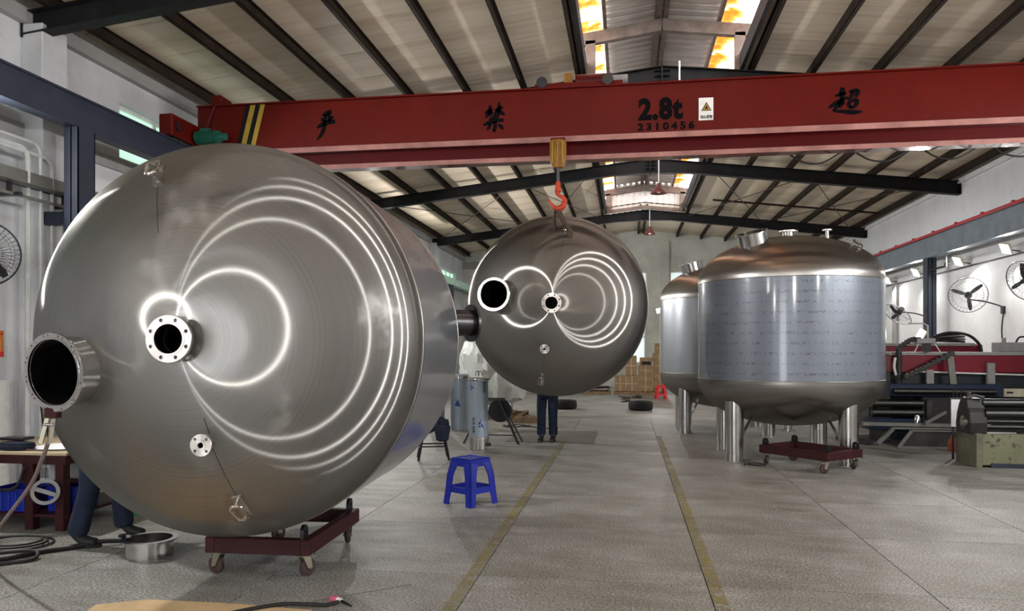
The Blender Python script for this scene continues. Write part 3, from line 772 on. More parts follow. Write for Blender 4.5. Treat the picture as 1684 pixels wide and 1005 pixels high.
def ctext(body, x0, x1, z0, z1, bold, sp=1.):
    o = text_mesh(body, 'lettering', 'ink', cr, (z1-z0)*1.38, bold, x1-x0, Matrix.Translation((x0, CY-.003, z0)), spacing=sp)
    bm = bmesh.new(); bm.from_mesh(o.data); bm.verts.ensure_lookup_table()
    seen = set(); groups = []
    for v in bm.verts:                     # one part for each painted character
        if v.index in seen: continue
        st = [v]; seen.add(v.index); g = []
        while st:
            q = st.pop(); g.append(q.index)
            for e in q.link_edges:
                w = e.other_vert(q)
                if w.index not in seen: seen.add(w.index); st.append(w)
        groups.append(set(g))
    for g in groups:
        b2 = bm.copy(); b2.verts.ensure_lookup_table()
        bmesh.ops.delete(b2, geom=[v for v in b2.verts if v.index not in g], context='VERTS')
        me = bpy.data.meshes.new('painted_character'); b2.to_mesh(me); b2.free(); me.materials.append(MT['ink'])
        c = bpy.data.objects.new('painted_character', me); COL.objects.link(c); c.parent = cr; at0(c, cr)
        c['label'] = 'black painted character of ' + body
    bm.free(); bpy.data.objects.remove(o)
ctext('2.8t', .16, .75, 4.68, 4.955, .020, 1.10)
ctext('2310456', .15, .90, 4.545, 4.64, .0055, 1.45)
# warning plate
wp = cadd(MB().box((.955, CY-.006, 4.65), (1.145, CY-.001, 4.95)), 'warning_plate', 'white')
def wtri(s, z, c, mat, y):
    return (MB().prism([(c-s, z), (c+s, z), (c, z+s*1.75)], .002, Matrix.Translation((0, y, 0)) @ Matrix.Rotation(PI/2, 4, 'X')).build('warning_triangle', mat, wp, 0))
wtri(.066, 4.775, 1.055, 'black', CY-.0065); wtri(.048, 4.784, 1.055, 'yellow', CY-.009)
(MB().prism([(1.030, 4.795), (1.08, 4.795), (1.08, 4.803), (1.062, 4.812), (1.078, 4.823), (1.059, 4.832), (1.055, 4.85), (1.051, 4.832), (1.032, 4.823), (1.048, 4.812), (1.03, 4.803)], .002, Matrix.Translation((0, CY-.0115, 0)) @ Matrix.Rotation(PI/2, 4, 'X')).build('hanging_load_symbol', 'black', wp, 0))
t = text_mesh('当心吊物', 'lettering', 'black', wp, .046, .001, .15, Matrix.Translation((.98, CY-.008, 4.672)))
# festoon cable loops on the far side
for k in range(6):
    xa = 2.2+.86*k
    cadd(MB().tube(smoothpath([(xa, CY+.52, 4.30), (xa+.2, CY+.52, 4.17), (xa+.45, CY+.52, 4.15), (xa+.72, CY+.52, 4.30)]), .012, 6), 'festoon_cable', 'cable', 40)

# ---- hoist trolley riding on the girder, with hook block
ho = empty('crane_hoist', (-.92, CY, 4.3)); tag(ho, 'crane hoist trolley with ochre hook block hanging from the red girder', 'hoist')
def hadd(mb, name, mat, smooth=40, par=None):
    o = mb.build(name, mat, par or ho, smooth)
    if par is None: at0(o, ho)
    return o
hadd(MB().box((-1.25, CY+.02, 5.20), (-.05, CY+.44, 5.26)), 'trolley_frame', 'crane', 0)
for xx in (-1.15, -.25):
    hadd(MB().cyl((xx, CY-.02, 5.27), (xx, CY+.05, 5.27), .075, n=18), 'trolley_wheel', 'darksteel')
    hadd(MB().cyl((xx, CY+.42, 5.27), (xx, CY+.48, 5.27), .075, n=18), 'trolley_wheel', 'darksteel')
hadd(MB().cyl((-.7, CY+.22, 5.33), (-.2, CY+.22, 5.33), .10, n=20), 'rope_drum', 'crane_d')
hadd(MB().box((-.85, CY+.1, 5.26), (-.74, CY+.3, 5.42)), 'gear_case', 'hookcase', 0)
hadd(MB().cyl((-.2, CY+.22, 5.33), (.02, CY+.22, 5.33), .07, n=16), 'hoist_motor', 'greybox')
hadd(MB().box((-1.02, CY-.11, 4.43), (-.82, CY+.05, 4.475)), 'side_hanger', 'crane', 0)
bl = [(.0, .0), (.075, .0), (.10, .04), (.115, .14), (.115, .34), (.10, .37), (0, .37)]
o = hadd(MB().lathe(bl, 20, Matrix.Translation((-.92, CY-.08, 4.07)) @ Matrix.Diagonal((1, .75, 1, 1))), 'hook_block', 'hookcase')
for xx in (-.985, -.92, -.855):
    hadd(MB().box((xx-.004, CY-.173, 4.12), (xx+.004, CY-.155, 4.40)), 'rib', 'yellow', 0, o)
hadd(MB().cyl((-.92, CY-.08, 3.86), (-.92, CY-.08, 4.08), .022, n=12), 'hook_shank', 'darksteel')
hadd(MB().cyl((-.92, CY-.08, 3.74), (-.92, CY-.08, 3.88), .045, .03, 12), 'swivel', 'hookred')
c0 = Vector((-.92, CY-.08, 3.60)); pts = [c0+Vector((-.015, 0, .14)), c0+Vector((.0, 0, .11))] + [c0+Vector((.088*math.cos(t), 0, .088*math.sin(t))) for t in [PI*.42-PI*1.32*i/14 for i in range(15)]] + [c0+Vector((-.135, 0, .035))]
hadd(MB().tube(pts, [.03, .03]+[.022+.02*math.sin(PI*i/14) for i in range(15)]+[.012], 10), 'hook', 'hookred')
# sling from the hook to the top lug of the hanging tank
sl = empty('lifting_sling', (-.92, CY, 3.3)); tag(sl, 'brown webbing sling and shackle between red crane hook and hanging tank', 'sling')
at0(MB().tube(smoothpath([(-.93, CY-.08, 3.54), (-.90, CY-.04, 3.46), (-.84, CY+.06, 3.33), (-.78, CY+.14, 3.24), (-.775, CY+.17, 3.17), (-.79, CY+.2, 3.1)]), [.035]*18+[.042]*8, 8).build('sling_leg', 'strap', sl), sl)
at0(MB().tube(smoothpath([(-.93, CY-.08, 3.54), (-.91, CY-.1, 3.46), (-.85, CY+.0, 3.32)]), .014, 6).build('sling_leg', 'strap', sl), sl)
at0(MB().tube(smoothpath([(-.95, CY-.08, 3.54), (-.98, CY+.05, 3.40), (-1.0, CY+.3, 3.2), (-1.02, CY+.62, 3.35), (-1.02, CY+1.0, 3.56)]), .022, 6).build('sling_leg', 'strap', sl), sl)
for k in range(4):
    at0(MB().tube(arc((-.79+.01*k, CY+.20+.005*k, 3.10-.028*k), .034, 0, 2*PI, 12, (1, .3*(-1)**k, 0), (0, .3, 1))[:-1], .010, 6, True).build('chain_link', 'darksteel', sl), sl)
# ================================================================== TANKS
R = 1.31; HB = .655; SH = 1.42        # radius, head depth, shell length
def dz(r): return HB*math.sqrt(max(0, 1-(r/R)**2))
def cut(mb, cutters, name, mat, smooth=35):
    """mesh of mb with cylinders (p0, p1, r) cut out of it"""
    a = bpy.data.objects.new('tmp', mb.mesh(name, mat, 0)); COL.objects.link(a)
    c = MB()
    for p0, p1, r, n in cutters: c.cyl(p0, p1, r, n=n)
    b = bpy.data.objects.new('tmpc', c.mesh('tmpc', mat, 0)); COL.objects.link(b)
    md = a.modifiers.new('cut', 'BOOLEAN'); md.operation = 'DIFFERENCE'; md.solver = 'EXACT'; md.object = b
    dg = bpy.context.evaluated_depsgraph_get()
    me = bpy.data.meshes.new_from_object(a.evaluated_get(dg), depsgraph=dg)
    bpy.data.objects.remove(a); bpy.data.objects.remove(b)
    me.name = name; me.materials.clear(); me.materials.append(MT[mat])
    me.shade_smooth(); me.set_sharp_from_angle(angle=math.radians(smooth))
    return me
def flange_mesh(ro, ri, t, nh, rh, rb, mat='flange'):
    prof = [(ri, 0), (ro, 0), (ro, t-.002), (ro-.002, t), (ri+(rb-ri)*.45, t), (ri+(rb-ri)*.45-.001, t+.003), (ri, t+.003)]
    mb = MB().lathe(prof, 64, None, True)
    return cut(mb, [((rb*math.cos(2*PI*(k+.5)/nh), rb*math.sin(2*PI*(k+.5)/nh), -.02), (rb*math.cos(2*PI*(k+.5)/nh), rb*math.sin(2*PI*(k+.5)/nh), t+.02), rh, 12) for k in range(nh)], 'flange', mat)
FL_BIG = flange_mesh(.138, .085, .022, 8, .0115, .114)
FL_SML = flange_mesh(.066, .017, .018, 4, .009, .048)
FL_MAN = flange_mesh(.235, .198, .016, 12, .0065, .221, 'polish')
def obj(name, me, parent, loc=None, rot=None):
    o = bpy.data.objects.new(name, me); COL.objects.link(o); o.parent = parent
    if loc is not None: o.location = loc
    if rot is not None: o.rotation_euler = rot
    return o
def head_profile(n=34):
    out = [(R, -.04)] + [(R*math.cos(t), HB*math.sin(t)) for t in [PI/2*i/n for i in range(n+1)]]
    out[-1] = (0, HB)
    k = .010
    inn = [((R-k)*math.cos(t), (HB-k)*math.sin(t)) for t in [PI/2*i/n for i in range(n+1)]][::-1]
    inn[0] = (0, HB-k)
    return out + inn + [(R-k, -.04)]
def tank(name, loc, rot, zoff, roll, head_mat, shell_mat, legs=None, man_tilt=0., man_r=.74, film=None, side_nozzle=False):
    root = empty(name, loc, rot)
    T = Matrix.Translation((0, 0, zoff))
    u = Vector((math.cos(roll), math.sin(roll), 0)); v = Vector((-math.sin(roll), math.cos(roll), 0))
    pm = -u*man_r; ps = -v*.635
    um = (Vector((0, 0, 1)) - u*man_tilt).normalized()      # axis of the manhole
    pmz = dz(man_r)
    base = Vector((pm.x, pm.y, pmz))
    cuts = [(base-um*.25, base+um*.25, .20, 48), ((0, 0, .4), (0, 0, .9), .085, 32), ((ps.x, ps.y, .3), (ps.x, ps.y, .8), .018, 16)]
    me = cut(MB().lathe(head_profile(), 128, None, True), cuts, 'head', head_mat, 50)
    obj('head', me, root, (0, 0, zoff))
    lo = MB().lathe([(r, -z) for r, z in head_profile()], 128, None, True).mesh('head', head_mat, 50)
    obj('head', lo, root, (0, 0, zoff-.04-SH-.04))
    sh = MB().lathe([(R+.002, 0), (R+.002, -SH), (R-.01, -SH), (R-.01, 0)], 160, None, True).mesh('shell', shell_mat, 35)
    obj('shell', sh, root, (0, 0, zoff-.04))
    for k, z in enumerate((-.04, -.04-SH)):
        ring = [(R+.001+.006*math.cos(t), .006*math.sin(t)) for t in [2*PI*i/8 for i in range(8)]]
        obj('weld_seam', MB().lathe(ring, 128, None, True).mesh('weld_seam', 'weld', 60), root, (0, 0, zoff+z))
    if film:
        a0, a1, fm = film; n = 80; vs = []
        for z in (-.03, -SH+.03):
            for rr in (R+.0035, R+.0055):
                vs += [(rr*math.cos(a0+(a1-a0)*i/n), rr*math.sin(a0+(a1-a0)*i/n), z) for i in range(n+1)]
        k = n+1; fs = []
        for i in range(n):
            fs += [(k+i, k+i+1, 3*k+i+1, 3*k+i), (i, 2*k+i, 2*k+i+1, i+1), (i, i+1, k+i+1, k+i), (2*k+i, 3*k+i, 3*k+i+1, 2*k+i+1)]
        fs += [(0, k, 3*k, 2*k), (n, 2*k+n, 3*k+n, k+n)]
        obj('protective_film', MB().add(vs, fs).mesh('protective_film', fm, 35), root, (0, 0, zoff-.04))
    # manhole: neck and bolted ring
    q = face_z(um)
    mh = obj('manhole_neck', MB().lathe([(.208, -.22), (.208, .135), (.196, .135), (.196, -.22)], 64, None, True).mesh('manhole_neck', 'polish', 35), root, (pm.x, pm.y, pmz+zoff), q.to_euler())
    obj('manhole_ring', FL_MAN, mh, (0, 0, .132))
    for k in range(12):
        a = 2*PI*(k+.25)/12
        obj('bolt', BOLT, mh, (.221*math.cos(a), .221*math.sin(a), .148))
    # central nozzle
    nz = obj('nozzle', MB().lathe([(.092, -.03), (.092, .08), (.085, .08), (.085, -.03)], 48, None, True).mesh('nozzle', 'polish', 35), root, (0, 0, HB+zoff))
    obj('flange', FL_BIG, nz, (0, 0, .075))
    # small nozzle
    sz = dz(.635)
    nz = obj('nozzle', MB().lathe([(.026, -.05), (.026, .105), (.018, .105), (.018, -.05)], 32, None, True).mesh('nozzle', 'polish', 35), root, (ps.x, ps.y, sz+zoff))
    obj('flange', FL_SML, nz, (0, 0, .10))
    # lifting lugs, bent from round bar on a pad
    for sgn in (1, -1):
        p = v*sgn*1.06; nn = Vector((p.x/R**2, p.y/R**2, dz(1.06)/HB**2)).normalized()
        up = (v*sgn - nn*(v*sgn).dot(nn)).normalized(); sd = nn.cross(up)
        c = Vector((p.x, p.y, dz(1.06)+zoff))
        lug = MB().tube([c+up*(.045*math.cos(t)+(.04 if math.cos(t) > 0 else -.04))*.9 + nn*(.035+.045*abs(math.sin(t*.5))) + sd*.035*math.sin(t) for t in [2*PI*i/20 for i in range(20)]], .011, 8, True)
        o = lug.build('lifting_lug', 'polish', root)
        qm = Matrix((( sd.x, up.x, nn.x, c.x), (sd.y, up.y, nn.y, c.y), (sd.z, up.z, nn.z, c.z), (0, 0, 0, 1)))
        MB().box((-.03, -.085, -.004), (.03, .085, .006), qm).build('lug_pad', 'weld', o, 0)
        for e in (-1, 1): MB().cyl(c+up*.06*e-nn*.0, c+up*.06*e+nn*.055, .011, n=8).build('lug_foot', 'polish', o)
        # scribed centre line running down from the lug
        a = p*.93; b = p*.62
        pts = [Vector((a.x+(b.x-a.x)*i/10, a.y+(b.y-a.y)*i/10, 0)) for i in range(11)]
        pts = [Vector((w.x, w.y, dz(math.hypot(w.x, w.y))+zoff+.0005)) for w in pts]
        MB().tube(pts, .0016, 5).build('chalk_line', 'bore', root)
    if side_nozzle:
        ax = Vector((.80, 0, -.6)); c = Vector((R*.90, .17, zoff-.04-SH-.09))
        q = face_z(ax)
        nz = obj('side_nozzle', MB().lathe([(.115, -.05), (.115, .26), (.105, .26), (.105, -.05)], 40, None, True).mesh('side_nozzle', 'darksteel', 35), root, c, q.to_euler())
        obj('side_flange', MB().lathe([(.105, 0), (.165, 0), (.165, .022), (.105, .022)], 48, None, True).mesh('side_flange', 'darksteel', 35), nz, (0, 0, .25))
    if legs:
        for x, y in legs:
            r = math.hypot(x, y); lb = MB().lathe([(.128, 0), (.128, .86), (.12, .86), (.12, 0)], 40, None, True).mesh('leg', 'pipe', 35)
            lg = obj('leg', lb, root, (x, y, 0))
            d = Vector((-x/r, -y/r, 0))
            MB().bar(d*.11+Vector((0, 0, .30)), d*.33+Vector((0, 0, .60)), .05, .012).build('brace', 'polish', lg, 0)
        zb = zoff-.04-SH-.04-HB
        nz = obj('drain_nozzle', MB().lathe([(.055, .03), (.055, -.09), (.048, -.09), (.048, .03)], 32, None, True).mesh('drain_nozzle', 'polish', 35), root, (0, 0, zb))
        obj('flange', MB().lathe([(.048, 0), (.10, 0), (.10, -.018), (.048, -.018)], 40, None, True).mesh('flange', 'polish', 35), nz, (0, 0, -.075))
    return root
BOLT = MB().lathe([(0, .008), (.006, .008), (.007, .004), (.007, 0), (0, 0)], 6).mesh('bolt', 'chrome', 30)
t1 = tank('pressure_tank', (-2.631, 4.673, 1.658), (PI/2, 0, .062), 0, math.radians(14.7), 'head1', 'shell_b', man_tilt=.26, film=(math.radians(-155), math.radians(26), 'film1'), side_nozzle=True)
tag(t1, 'large brushed stainless tank lying on a maroon wheeled cart in the foreground', 'tank')
t2 = tank('pressure_tank', (-1.004, 10.857, 2.226), (PI/2, 0, 0), 0, math.radians(-9.3), 'head', 'shell_b', man_tilt=.15, man_r=.80)
tag(t2, 'stainless tank hanging from the crane hook with its dished end facing forward', 'tank')
LEGS = [(-.87, -.66), (-.84, .68), (.62, -.86), (.64, .85)]
t3 = tank('pressure_tank', (2.40, 11.72, 0), (0, 0, 0), 2.62, math.radians(44), 'headv', 'film', LEGS, .32, .83)
tag(t3, 'upright stainless tank on four legs wrapped in printed bluish film', 'tank')
t4 = tank('pressure_tank', (1.98, 15.25, 0), (0, 0, 0), 2.60, math.radians(20), 'headv', 'film2', LEGS, .30)
tag(t4, 'upright stainless tank with shiny clear film standing behind the other upright tank', 'tank')
# little bent wires poked into the big head
for a, b, h, lab in (((-2.40, 3.98, 1.20), (-2.345, 3.95, 1.115), .05, 'bent black wire poking up beside the small flange of the large lying tank'), ((-3.16, 4.16, 1.545), (-2.99, 4.06, 1.575), .12, 'bent black wire sticking out beside the manhole of the large lying tank')):
    w = MB().tube([a, b] if h > .1 else [a, Vector(a)+Vector((.004, -.006, .004)), b], .0025, 5).build('wire', 'cable')
    tag(w, lab, 'wire')

# ================================================================== CARTS
def cart(loc, rz, label, w=.70, l=1.06):
    """four wheeled steel frame, long side along local Y"""
    r = empty('tank_cart', loc, (0, 0, rz)); tag(r, label, 'cart', 'tank carts')
    for s in (-1, 1):
        MB().box((s*w/2-.035, -l/2, .165), (s*w/2+.035, l/2, .275)).build('side_beam', 'maroon', r, 0, bevel=.004)
        MB().box((-w/2+.035, s*(l/2-.035)-.035, .166), (w/2-.035, s*(l/2-.035)+.035, .274)).build('cross_beam', 'maroon', r, 0, bevel=.004)
    for sx in (-1, 1):
        for sy in (-1, 1):
            p = Vector((sx*(w/2-.03), sy*(l/2-.06), 0))
            # slotted upright with rounded top
            m = cut(MB().prism([(p.y-.045, .27), (p.y+.045, .27)] + [(p.y+.045*math.cos(t), .325+.045*math.sin(t)) for t in [PI*i/10 for i in range(11)]], .024, Matrix(((0, 0, 1, p.x-.012), (1, 0, 0, 0), (0, 1, 0, 0), (0, 0, 0, 1)))), [((p.x-.1, p.y, .32), (p.x+.1, p.y, .32), .013, 10)], 'upright', 'black', 30)
            obj('upright', m, r)
            c = empty('caster', (p.x*.98, p.y*.97, 0)); c.parent = r
            c.rotation_euler = (0, 0, .5*sx*sy + (.8 if (sx, sy) == (-1, -1) else 0))
            MB().lathe([(.018, -.02), (.05, -.02), (.061, -.014), (.063, 0), (.061, .014), (.05, .02), (.018, .02)], 24, Matrix.Translation((0, .03, .063)) @ Matrix.Rotation(PI/2, 4, 'Y')).build('wheel', 'wheel', c)
            f = MB()
            for e in (-1, 1):
                f.add([(e*.026, -.03, .15), (e*.026, .035, .15), (e*.026, .05, .06), (e*.026, .015, .055), (e*.030, -.03, .15), (e*.030, .035, .15), (e*.030, .05, .06), (e*.030, .015, .055)], [(0,1,2,3), (7,6,5,4), (0,4,5,1), (1,5,6,2), (2,6,7,3), (3,7,4,0)])
            f.box((-.045, -.05, .15), (.045, .05, .163)); f.cyl((-.036, .03, .063), (.036, .03, .063), .008, n=8)
            f.build('fork', 'zinc', c, 30)
            MB().add([(-.025, .05, .125), (.025, .05, .125), (.022, .085, .135), (-.022, .085, .135), (-.025, .05, .135), (.025, .05, .135), (.022, .088, .145), (-.022, .088, .145)], BF).build('brake_pedal', 'chrome', c, 0)
    return r
cart((-2.565, 5.42, 0), .03, 'maroon wheeled cart carrying the large lying tank')
cart((2.46, 10.64, 0), math.radians(42), 'empty maroon wheeled cart in front of the upright film covered tank')

# ---- loose manhole ring lying on the floor
rg = empty('manhole_collar', (-3.66, 5.32, 0)); tag(rg, 'loose polished steel collar ring lying on the floor by the worker', 'steel ring')
MB().lathe([(.172, .001), (.172, .118), (.163, .118), (.163, .001)], 56, None, True).build('collar', 'polish', rg, 35)
MB().lathe([(.163, .118), (.205, .118), (.205, .133), (.163, .133)], 56, None, True).build('rim_flange', 'polish', rg, 35)
MB().box((-.02, -.008, 0), (.02, .008, .012), Matrix.Translation((-.193, .02, .133))).build('clip', 'chrome', rg, 0)

# ================================================================== BLUE STOOL
def stool(loc, rz, label, s=1., mat='bluepl', full=True):
    r = empty('plastic_stool', loc, (0, 0, rz)); tag(r, label, 'stool'); r.scale = (s, s, s)
    top, h = .145, .47
    # corner legs: L shaped, flaring outwards
    for sx in (-1, 1):
        for sy in (-1, 1):
            m = MB()
            for ax in (0, 1):
                pts = []
                for z, o, w in ((h-.03, top, .11), (.30, top+.028, .085), (.12, top+.042, .078), (.0, top+.055, .072)):
                    a, b = (o, o-w)
                    for t in (0, -.012):
                        for q in (a, b):
                            pts.append(((sx*q, sy*(o+t), z) if ax == 0 else (sx*(o+t), sy*q, z)))
                fs = []
                for k in range(3):
                    i = 4*k
                    fs += [(i, i+1, i+5, i+4), (i+2, i+6, i+7, i+3), (i, i+4, i+6, i+2), (i+1, i+3, i+7, i+5)]
                fs += [(0, 2, 3, 1), (12, 13, 15, 14)]
                m.add(pts, fs)
            m.build('leg', mat, r, 30)
    for ax in (0, 1):
        for s_ in (-1, 1):
            o = top+.04; m = MB()
            def P(a, b, z): return (a, s_*b, z) if ax == 0 else (s_*b, a, z)
            vs = [P(-o, o-.002, .125), P(o, o-.002, .125), P(o, o-.008, .185), P(-o, o-.008, .185), P(-o, o-.016, .125), P(o, o-.016, .125), P(o, o-.022, .185), P(-o, o-.022, .185)]
            m.add(vs, BF); m.build('rail', mat, r, 0)
            vs = [P(-top, top+.005, h-.075), P(top, top+.005, h-.075), P(top, top, h-.01), P(-top, top, h-.01), P(-top, top-.009, h-.075), P(top, top-.009, h-.075), P(top, top-.012, h-.01), P(-top, top-.012, h-.01)]
            MB().add(vs, BF).build('apron', mat, r, 0)
    holes = [((x*.05, y*.05, h-.05), (x*.05, y*.05, h+.05), .011, 10) for x in (-2, -1, 0, 1, 2) for y in (-2, -1, 0, 1, 2)]
    seat = MB().box((-top, -top, h-.018), (top, top, h))
    if full: obj('seat', cut(seat, holes, 'seat', mat, 30), r)
    else: seat.build('seat', mat, r, 0, bevel=.006)
    MB().lathe([(top-.012, h-.001), (top-.004, h+.006), (top-.02, h+.006), (top-.025, h-.001)], 4, Matrix.Rotation(PI/4, 4, 'Z') @ Matrix.Diagonal((1.38, 1.38, 1, 1)), True).build('seat_rim', mat, r, 0)
    return r
stool((-1.6, 7.62, 0), math.radians(57), 'blue plastic stool standing alone on the floor beside the large lying tank')
stool((1.09, 24.4, 0), .1, 'small red plastic stool in front of the stacked cartons', .92, 'redpl', False)

# ================================================================== PEOPLE
def skinned(name, pts, edges, mat, parent, sub=2, extra=None):
    """pts: list of (x, y, z, rx, ry); one continuous skinned surface"""
    me = bpy.data.meshes.new(name); me.from_pydata([p[:3] for p in pts], edges, [])
    o = bpy.data.objects.new('tmp', me); COL.objects.link(o)
    o.modifiers.new('s', 'SKIN'); sk = me.skin_vertices[0].data
    for i, p in enumerate(pts): sk[i].radius = (p[3], p[4]); sk[i].use_root = (i == 0)
    d = o.modifiers.new('d', 'SUBSURF'); d.levels = d.render_levels = sub
    dg = bpy.context.evaluated_depsgraph_get()
    m2 = bpy.data.meshes.new_from_object(o.evaluated_get(dg), depsgraph=dg)
    bpy.data.objects.remove(o); bpy.data.meshes.remove(me)
    m2.name = name; m2.materials.clear(); m2.materials.append(MT[mat]); m2.shade_smooth()
    r = bpy.data.objects.new(name, m2); COL.objects.link(r); r.parent = parent
    return r
def person(loc, rz, feet, lean, hands, label, hem=.06, boots=True, hip_z=.90, cuffs=False):
    """local +Y is the facing direction; feet / hands: left then right positions"""
    r = empty('person', loc, (0, 0, rz)); tag(r, label, 'person')
    hy = lean*.2; hip = Vector((0, 0, hip_z)); ch = Vector((0, lean*.6, hip_z+.38)); nk = Vector((0, lean, hip_z+.56)); hd = Vector((0, lean*1.15+.02, hip_z+.70))
    B = [(hip.x, hip.y, hip.z, .15, .11), (0, lean*.3, hip_z+.18, .14, .10), (ch.x, ch.y, ch.z, .17, .11), (nk.x, nk.y, nk.z, .06, .06), (hd.x, hd.y-.01, hd.z-.05, .075, .085), (hd.x, hd.y-.02, hd.z+.02, .082, .098), (hd.x, hd.y-.015, hd.z+.09, .066, .080)]
    E_ = [(0, 1), (1, 2), (2, 3), (3, 4), (4, 5), (5, 6)]
    tr = [(0, 0, hip_z-.01, .165, .125)]; te = []; sh = [(0, lean*.05, hip_z+.02, .165, .125), (0, lean*.3, hip_z+.2, .155, .118), (ch.x, ch.y, ch.z, .185, .125), (nk.x, nk.y-.01, nk.z-.04, .085, .08)]; se = [(0, 1), (1, 2), (2, 3)]
    for k, (s, f) in enumerate(zip((-1, 1), feet)):
        f = Vector(f); hp = Vector((s*.095, 0, hip_z-.06)); an = f+Vector((0, -.02, .09)); kn = (hp+an)/2+Vector((0, .04, .0))
        i = len(B); B += [(*hp, .085, .09), (*((hp+kn)/2), .078, .082), (*kn, .055, .06), (*((kn+an)/2+Vector((0, -.015, .03))), .052, .056), (*an, .038, .042), (*(f+Vector((0, .05, .04))), .036, .03), (*(f+Vector((0, .15, .028))), .032, .022)]
        E_ += [(0, i)] + [(i+j, i+j+1) for j in range(6)]
        i = len(tr); tr += [(*hp, .105, .11), (*((hp+kn)/2), .098, .10), (*kn, .083, .086), (*((kn+an)/2), .082, .082), (*(f+Vector((0, -.02, .09+hem))), .086, .088)]
        te += [(0, i)] + [(i+j, i+j+1) for j in range(4)]
        sole = MB().lathe([(0, 0), (.048, 0), (.05, .012), (.046, .022), (0, .022)], 20, Matrix.Translation(f+Vector((0, .055, 0))) @ Matrix.Diagonal((1, 2.6, 1, 1)))
        so = skinned('shoe', [(*(f+Vector((0, -.02, .055))), .052, .055), (*(f+Vector((0, .06, .05))), .052, .042), (*(f+Vector((0, .15, .036))), .048, .032)] + ([(*(f+Vector((0, -.025, .15))), .062, .066), ] if boots else [(*(f+Vector((0, -.025, .09))), .046, .05)]), [(0, 1), (1, 2), (0, 3)], 'shoe', r)
        sole.build('sole', 'rubber', so, 30)
        if cuffs: MB().lathe([(.066, 0), (.070, .15), (.062, .15), (.058, 0)], 20, Matrix.Translation(f+Vector((0, -.02, .10))), True).build('cuff', 'cuff', r, 40)
    for s, hnd in zip((-1, 1), hands):
        hnd = Vector(hnd); shp = Vector((s*.185, ch.y, ch.z+.10)); el = (shp+hnd)/2+Vector((s*.05, -.05, -.07)); d = (hnd-el).normalized(); wr = hnd-d*.08
        i = len(B); B += [(*shp, .062, .062), (*((shp+el)/2), .050, .050), (*el, .040, .040), (*((el+wr)/2), .038, .038), (*wr, .026, .030), (*hnd, .020, .042)]
        E_ += [(2, i)] + [(i+j, i+j+1) for j in range(5)]
        pn = Vector((s, 0, 0)); sd = d.cross(pn).normalized(); j0 = len(B)-1
        for q in range(4):
            b0 = hnd+sd*(.030-.020*q)+d*.02; ln = (.034, .038, .036, .028)[q]
            B += [(*(b0+d*ln), .0085, .0085), (*(b0+d*ln*1.8-pn*.014), .008, .008), (*(b0+d*ln*2.3-pn*.034), .0065, .0065)]
            n = len(B); E_ += [(j0, n-3), (n-3, n-2), (n-2, n-1)]
        b0 = hnd-d*.03+sd*.035; B += [(*(b0+sd*.02+d*.02-pn*.01), .010, .010), (*(b0+sd*.022+d*.05-pn*.024), .008, .008)]
        n = len(B); E_ += [(j0, n-2), (n-2, n-1)]
        i = len(sh); sh += [(*shp, .078, .078), (*((shp+el)/2), .068, .068), (*el, .056, .056), (*((el+wr)/2), .050, .050), (*(wr-d*.02), .044, .046)]
        se += [(2, i)] + [(i+j, i+j+1) for j in range(4)]
    body = skinned('body', B, E_, 'skin', r, 2)
    skinned('trousers', tr, te, 'denim', r, 2); skinned('shirt', sh, se, 'navy', r, 2)
    hc = Vector((hd.x, hd.y, hd.z))
    MB().lathe([(.083*math.cos(t), .083*math.sin(t)*1.15) for t in [PI/2*i/8 for i in range(-1, 9)]], 24, Matrix.Translation(hc+Vector((0, -.022, .045))) @ Matrix.Rotation(.25, 4, 'X') @ Matrix.Diagonal((1.05, 1.22, 1, 1))).build('hair', 'hair', r)
    for s in (-1, 1):
        MB().sphere(hc+Vector((s*.031, .074, .02)), .010).build('eye', 'white', body); MB().sphere(hc+Vector((s*.031, .083, .02)), .0045).build('pupil', 'black', body)
        MB().sphere(hc+Vector((s*.084, -.015, .01)), .024, sc=(.35, .7, 1.15)).build('ear', 'skin', body)
    MB().sphere(hc+Vector((0, .092, -.005)), .014, sc=(.8, 1, 1.6)).build('nose', 'skin', body)
    MB().sphere(hc+Vector((0, .078, -.048)), .022, sc=(1.1, .35, .28)).build('mouth', 'redpr', body)
    return r
person((-4.33, 5.62, 0), math.radians(-78), [(-.15, .163, 0), (.168, -.075, 0)], .10, [(-.25, .34, 1.12), (.22, .36, 1.2)], 'worker in dark blue work trousers and boots standing behind the large lying tank', hem=-.02)
person((-1.36, 13.02, 0), math.radians(178), [(-.11, .10, 0), (.10, .10, 0)], .02, [(-.34, .20, 1.05), (.34, .20, 1.05)], 'person in dark jeans with pale cuffs standing under the hanging tank', hem=-.01, boots=False, cuffs=True)
# ================================================================== LEFT SIDE: BENCH, WALL ITEMS, CABLES
def loc0(o, r): o.location = tuple(-c for c in r.location); return o
wb_ = empty('work_bench', (-5.5, 6.4, 0)); tag(wb_, 'maroon steel work bench with tan board top against the left wall', 'work bench')
def badd(mb, name, mat, par=None, smooth=0, bevel=0):
    o = mb.build(name, mat, par or wb_, smooth, bevel)
    if par is None or par == wb_: loc0(o, wb_)
    return o
badd(MB().box((-6.16, 5.86, .665), (-4.83, 6.95, .69)), 'bench_top', 'tan', bevel=.003)
badd(MB().box((-6.14, 5.88, .585), (-4.85, 5.93, .665)), 'front_apron', 'maroon'); badd(MB().box((-6.14, 6.88, .585), (-4.85, 6.93, .665)), 'rear_apron', 'maroon')
badd(MB().box((-4.90, 5.93, .585), (-4.85, 6.88, .665)), 'side_apron', 'maroon')
for x in (-6.08, -5.22, -4.92):
    for y in (5.93, 6.86):
        if x == -5.22 and y > 6: continue
        badd(MB().box((x-.04, y-.04, 0), (x+.04, y+.04, .60)), 'leg', 'maroon')
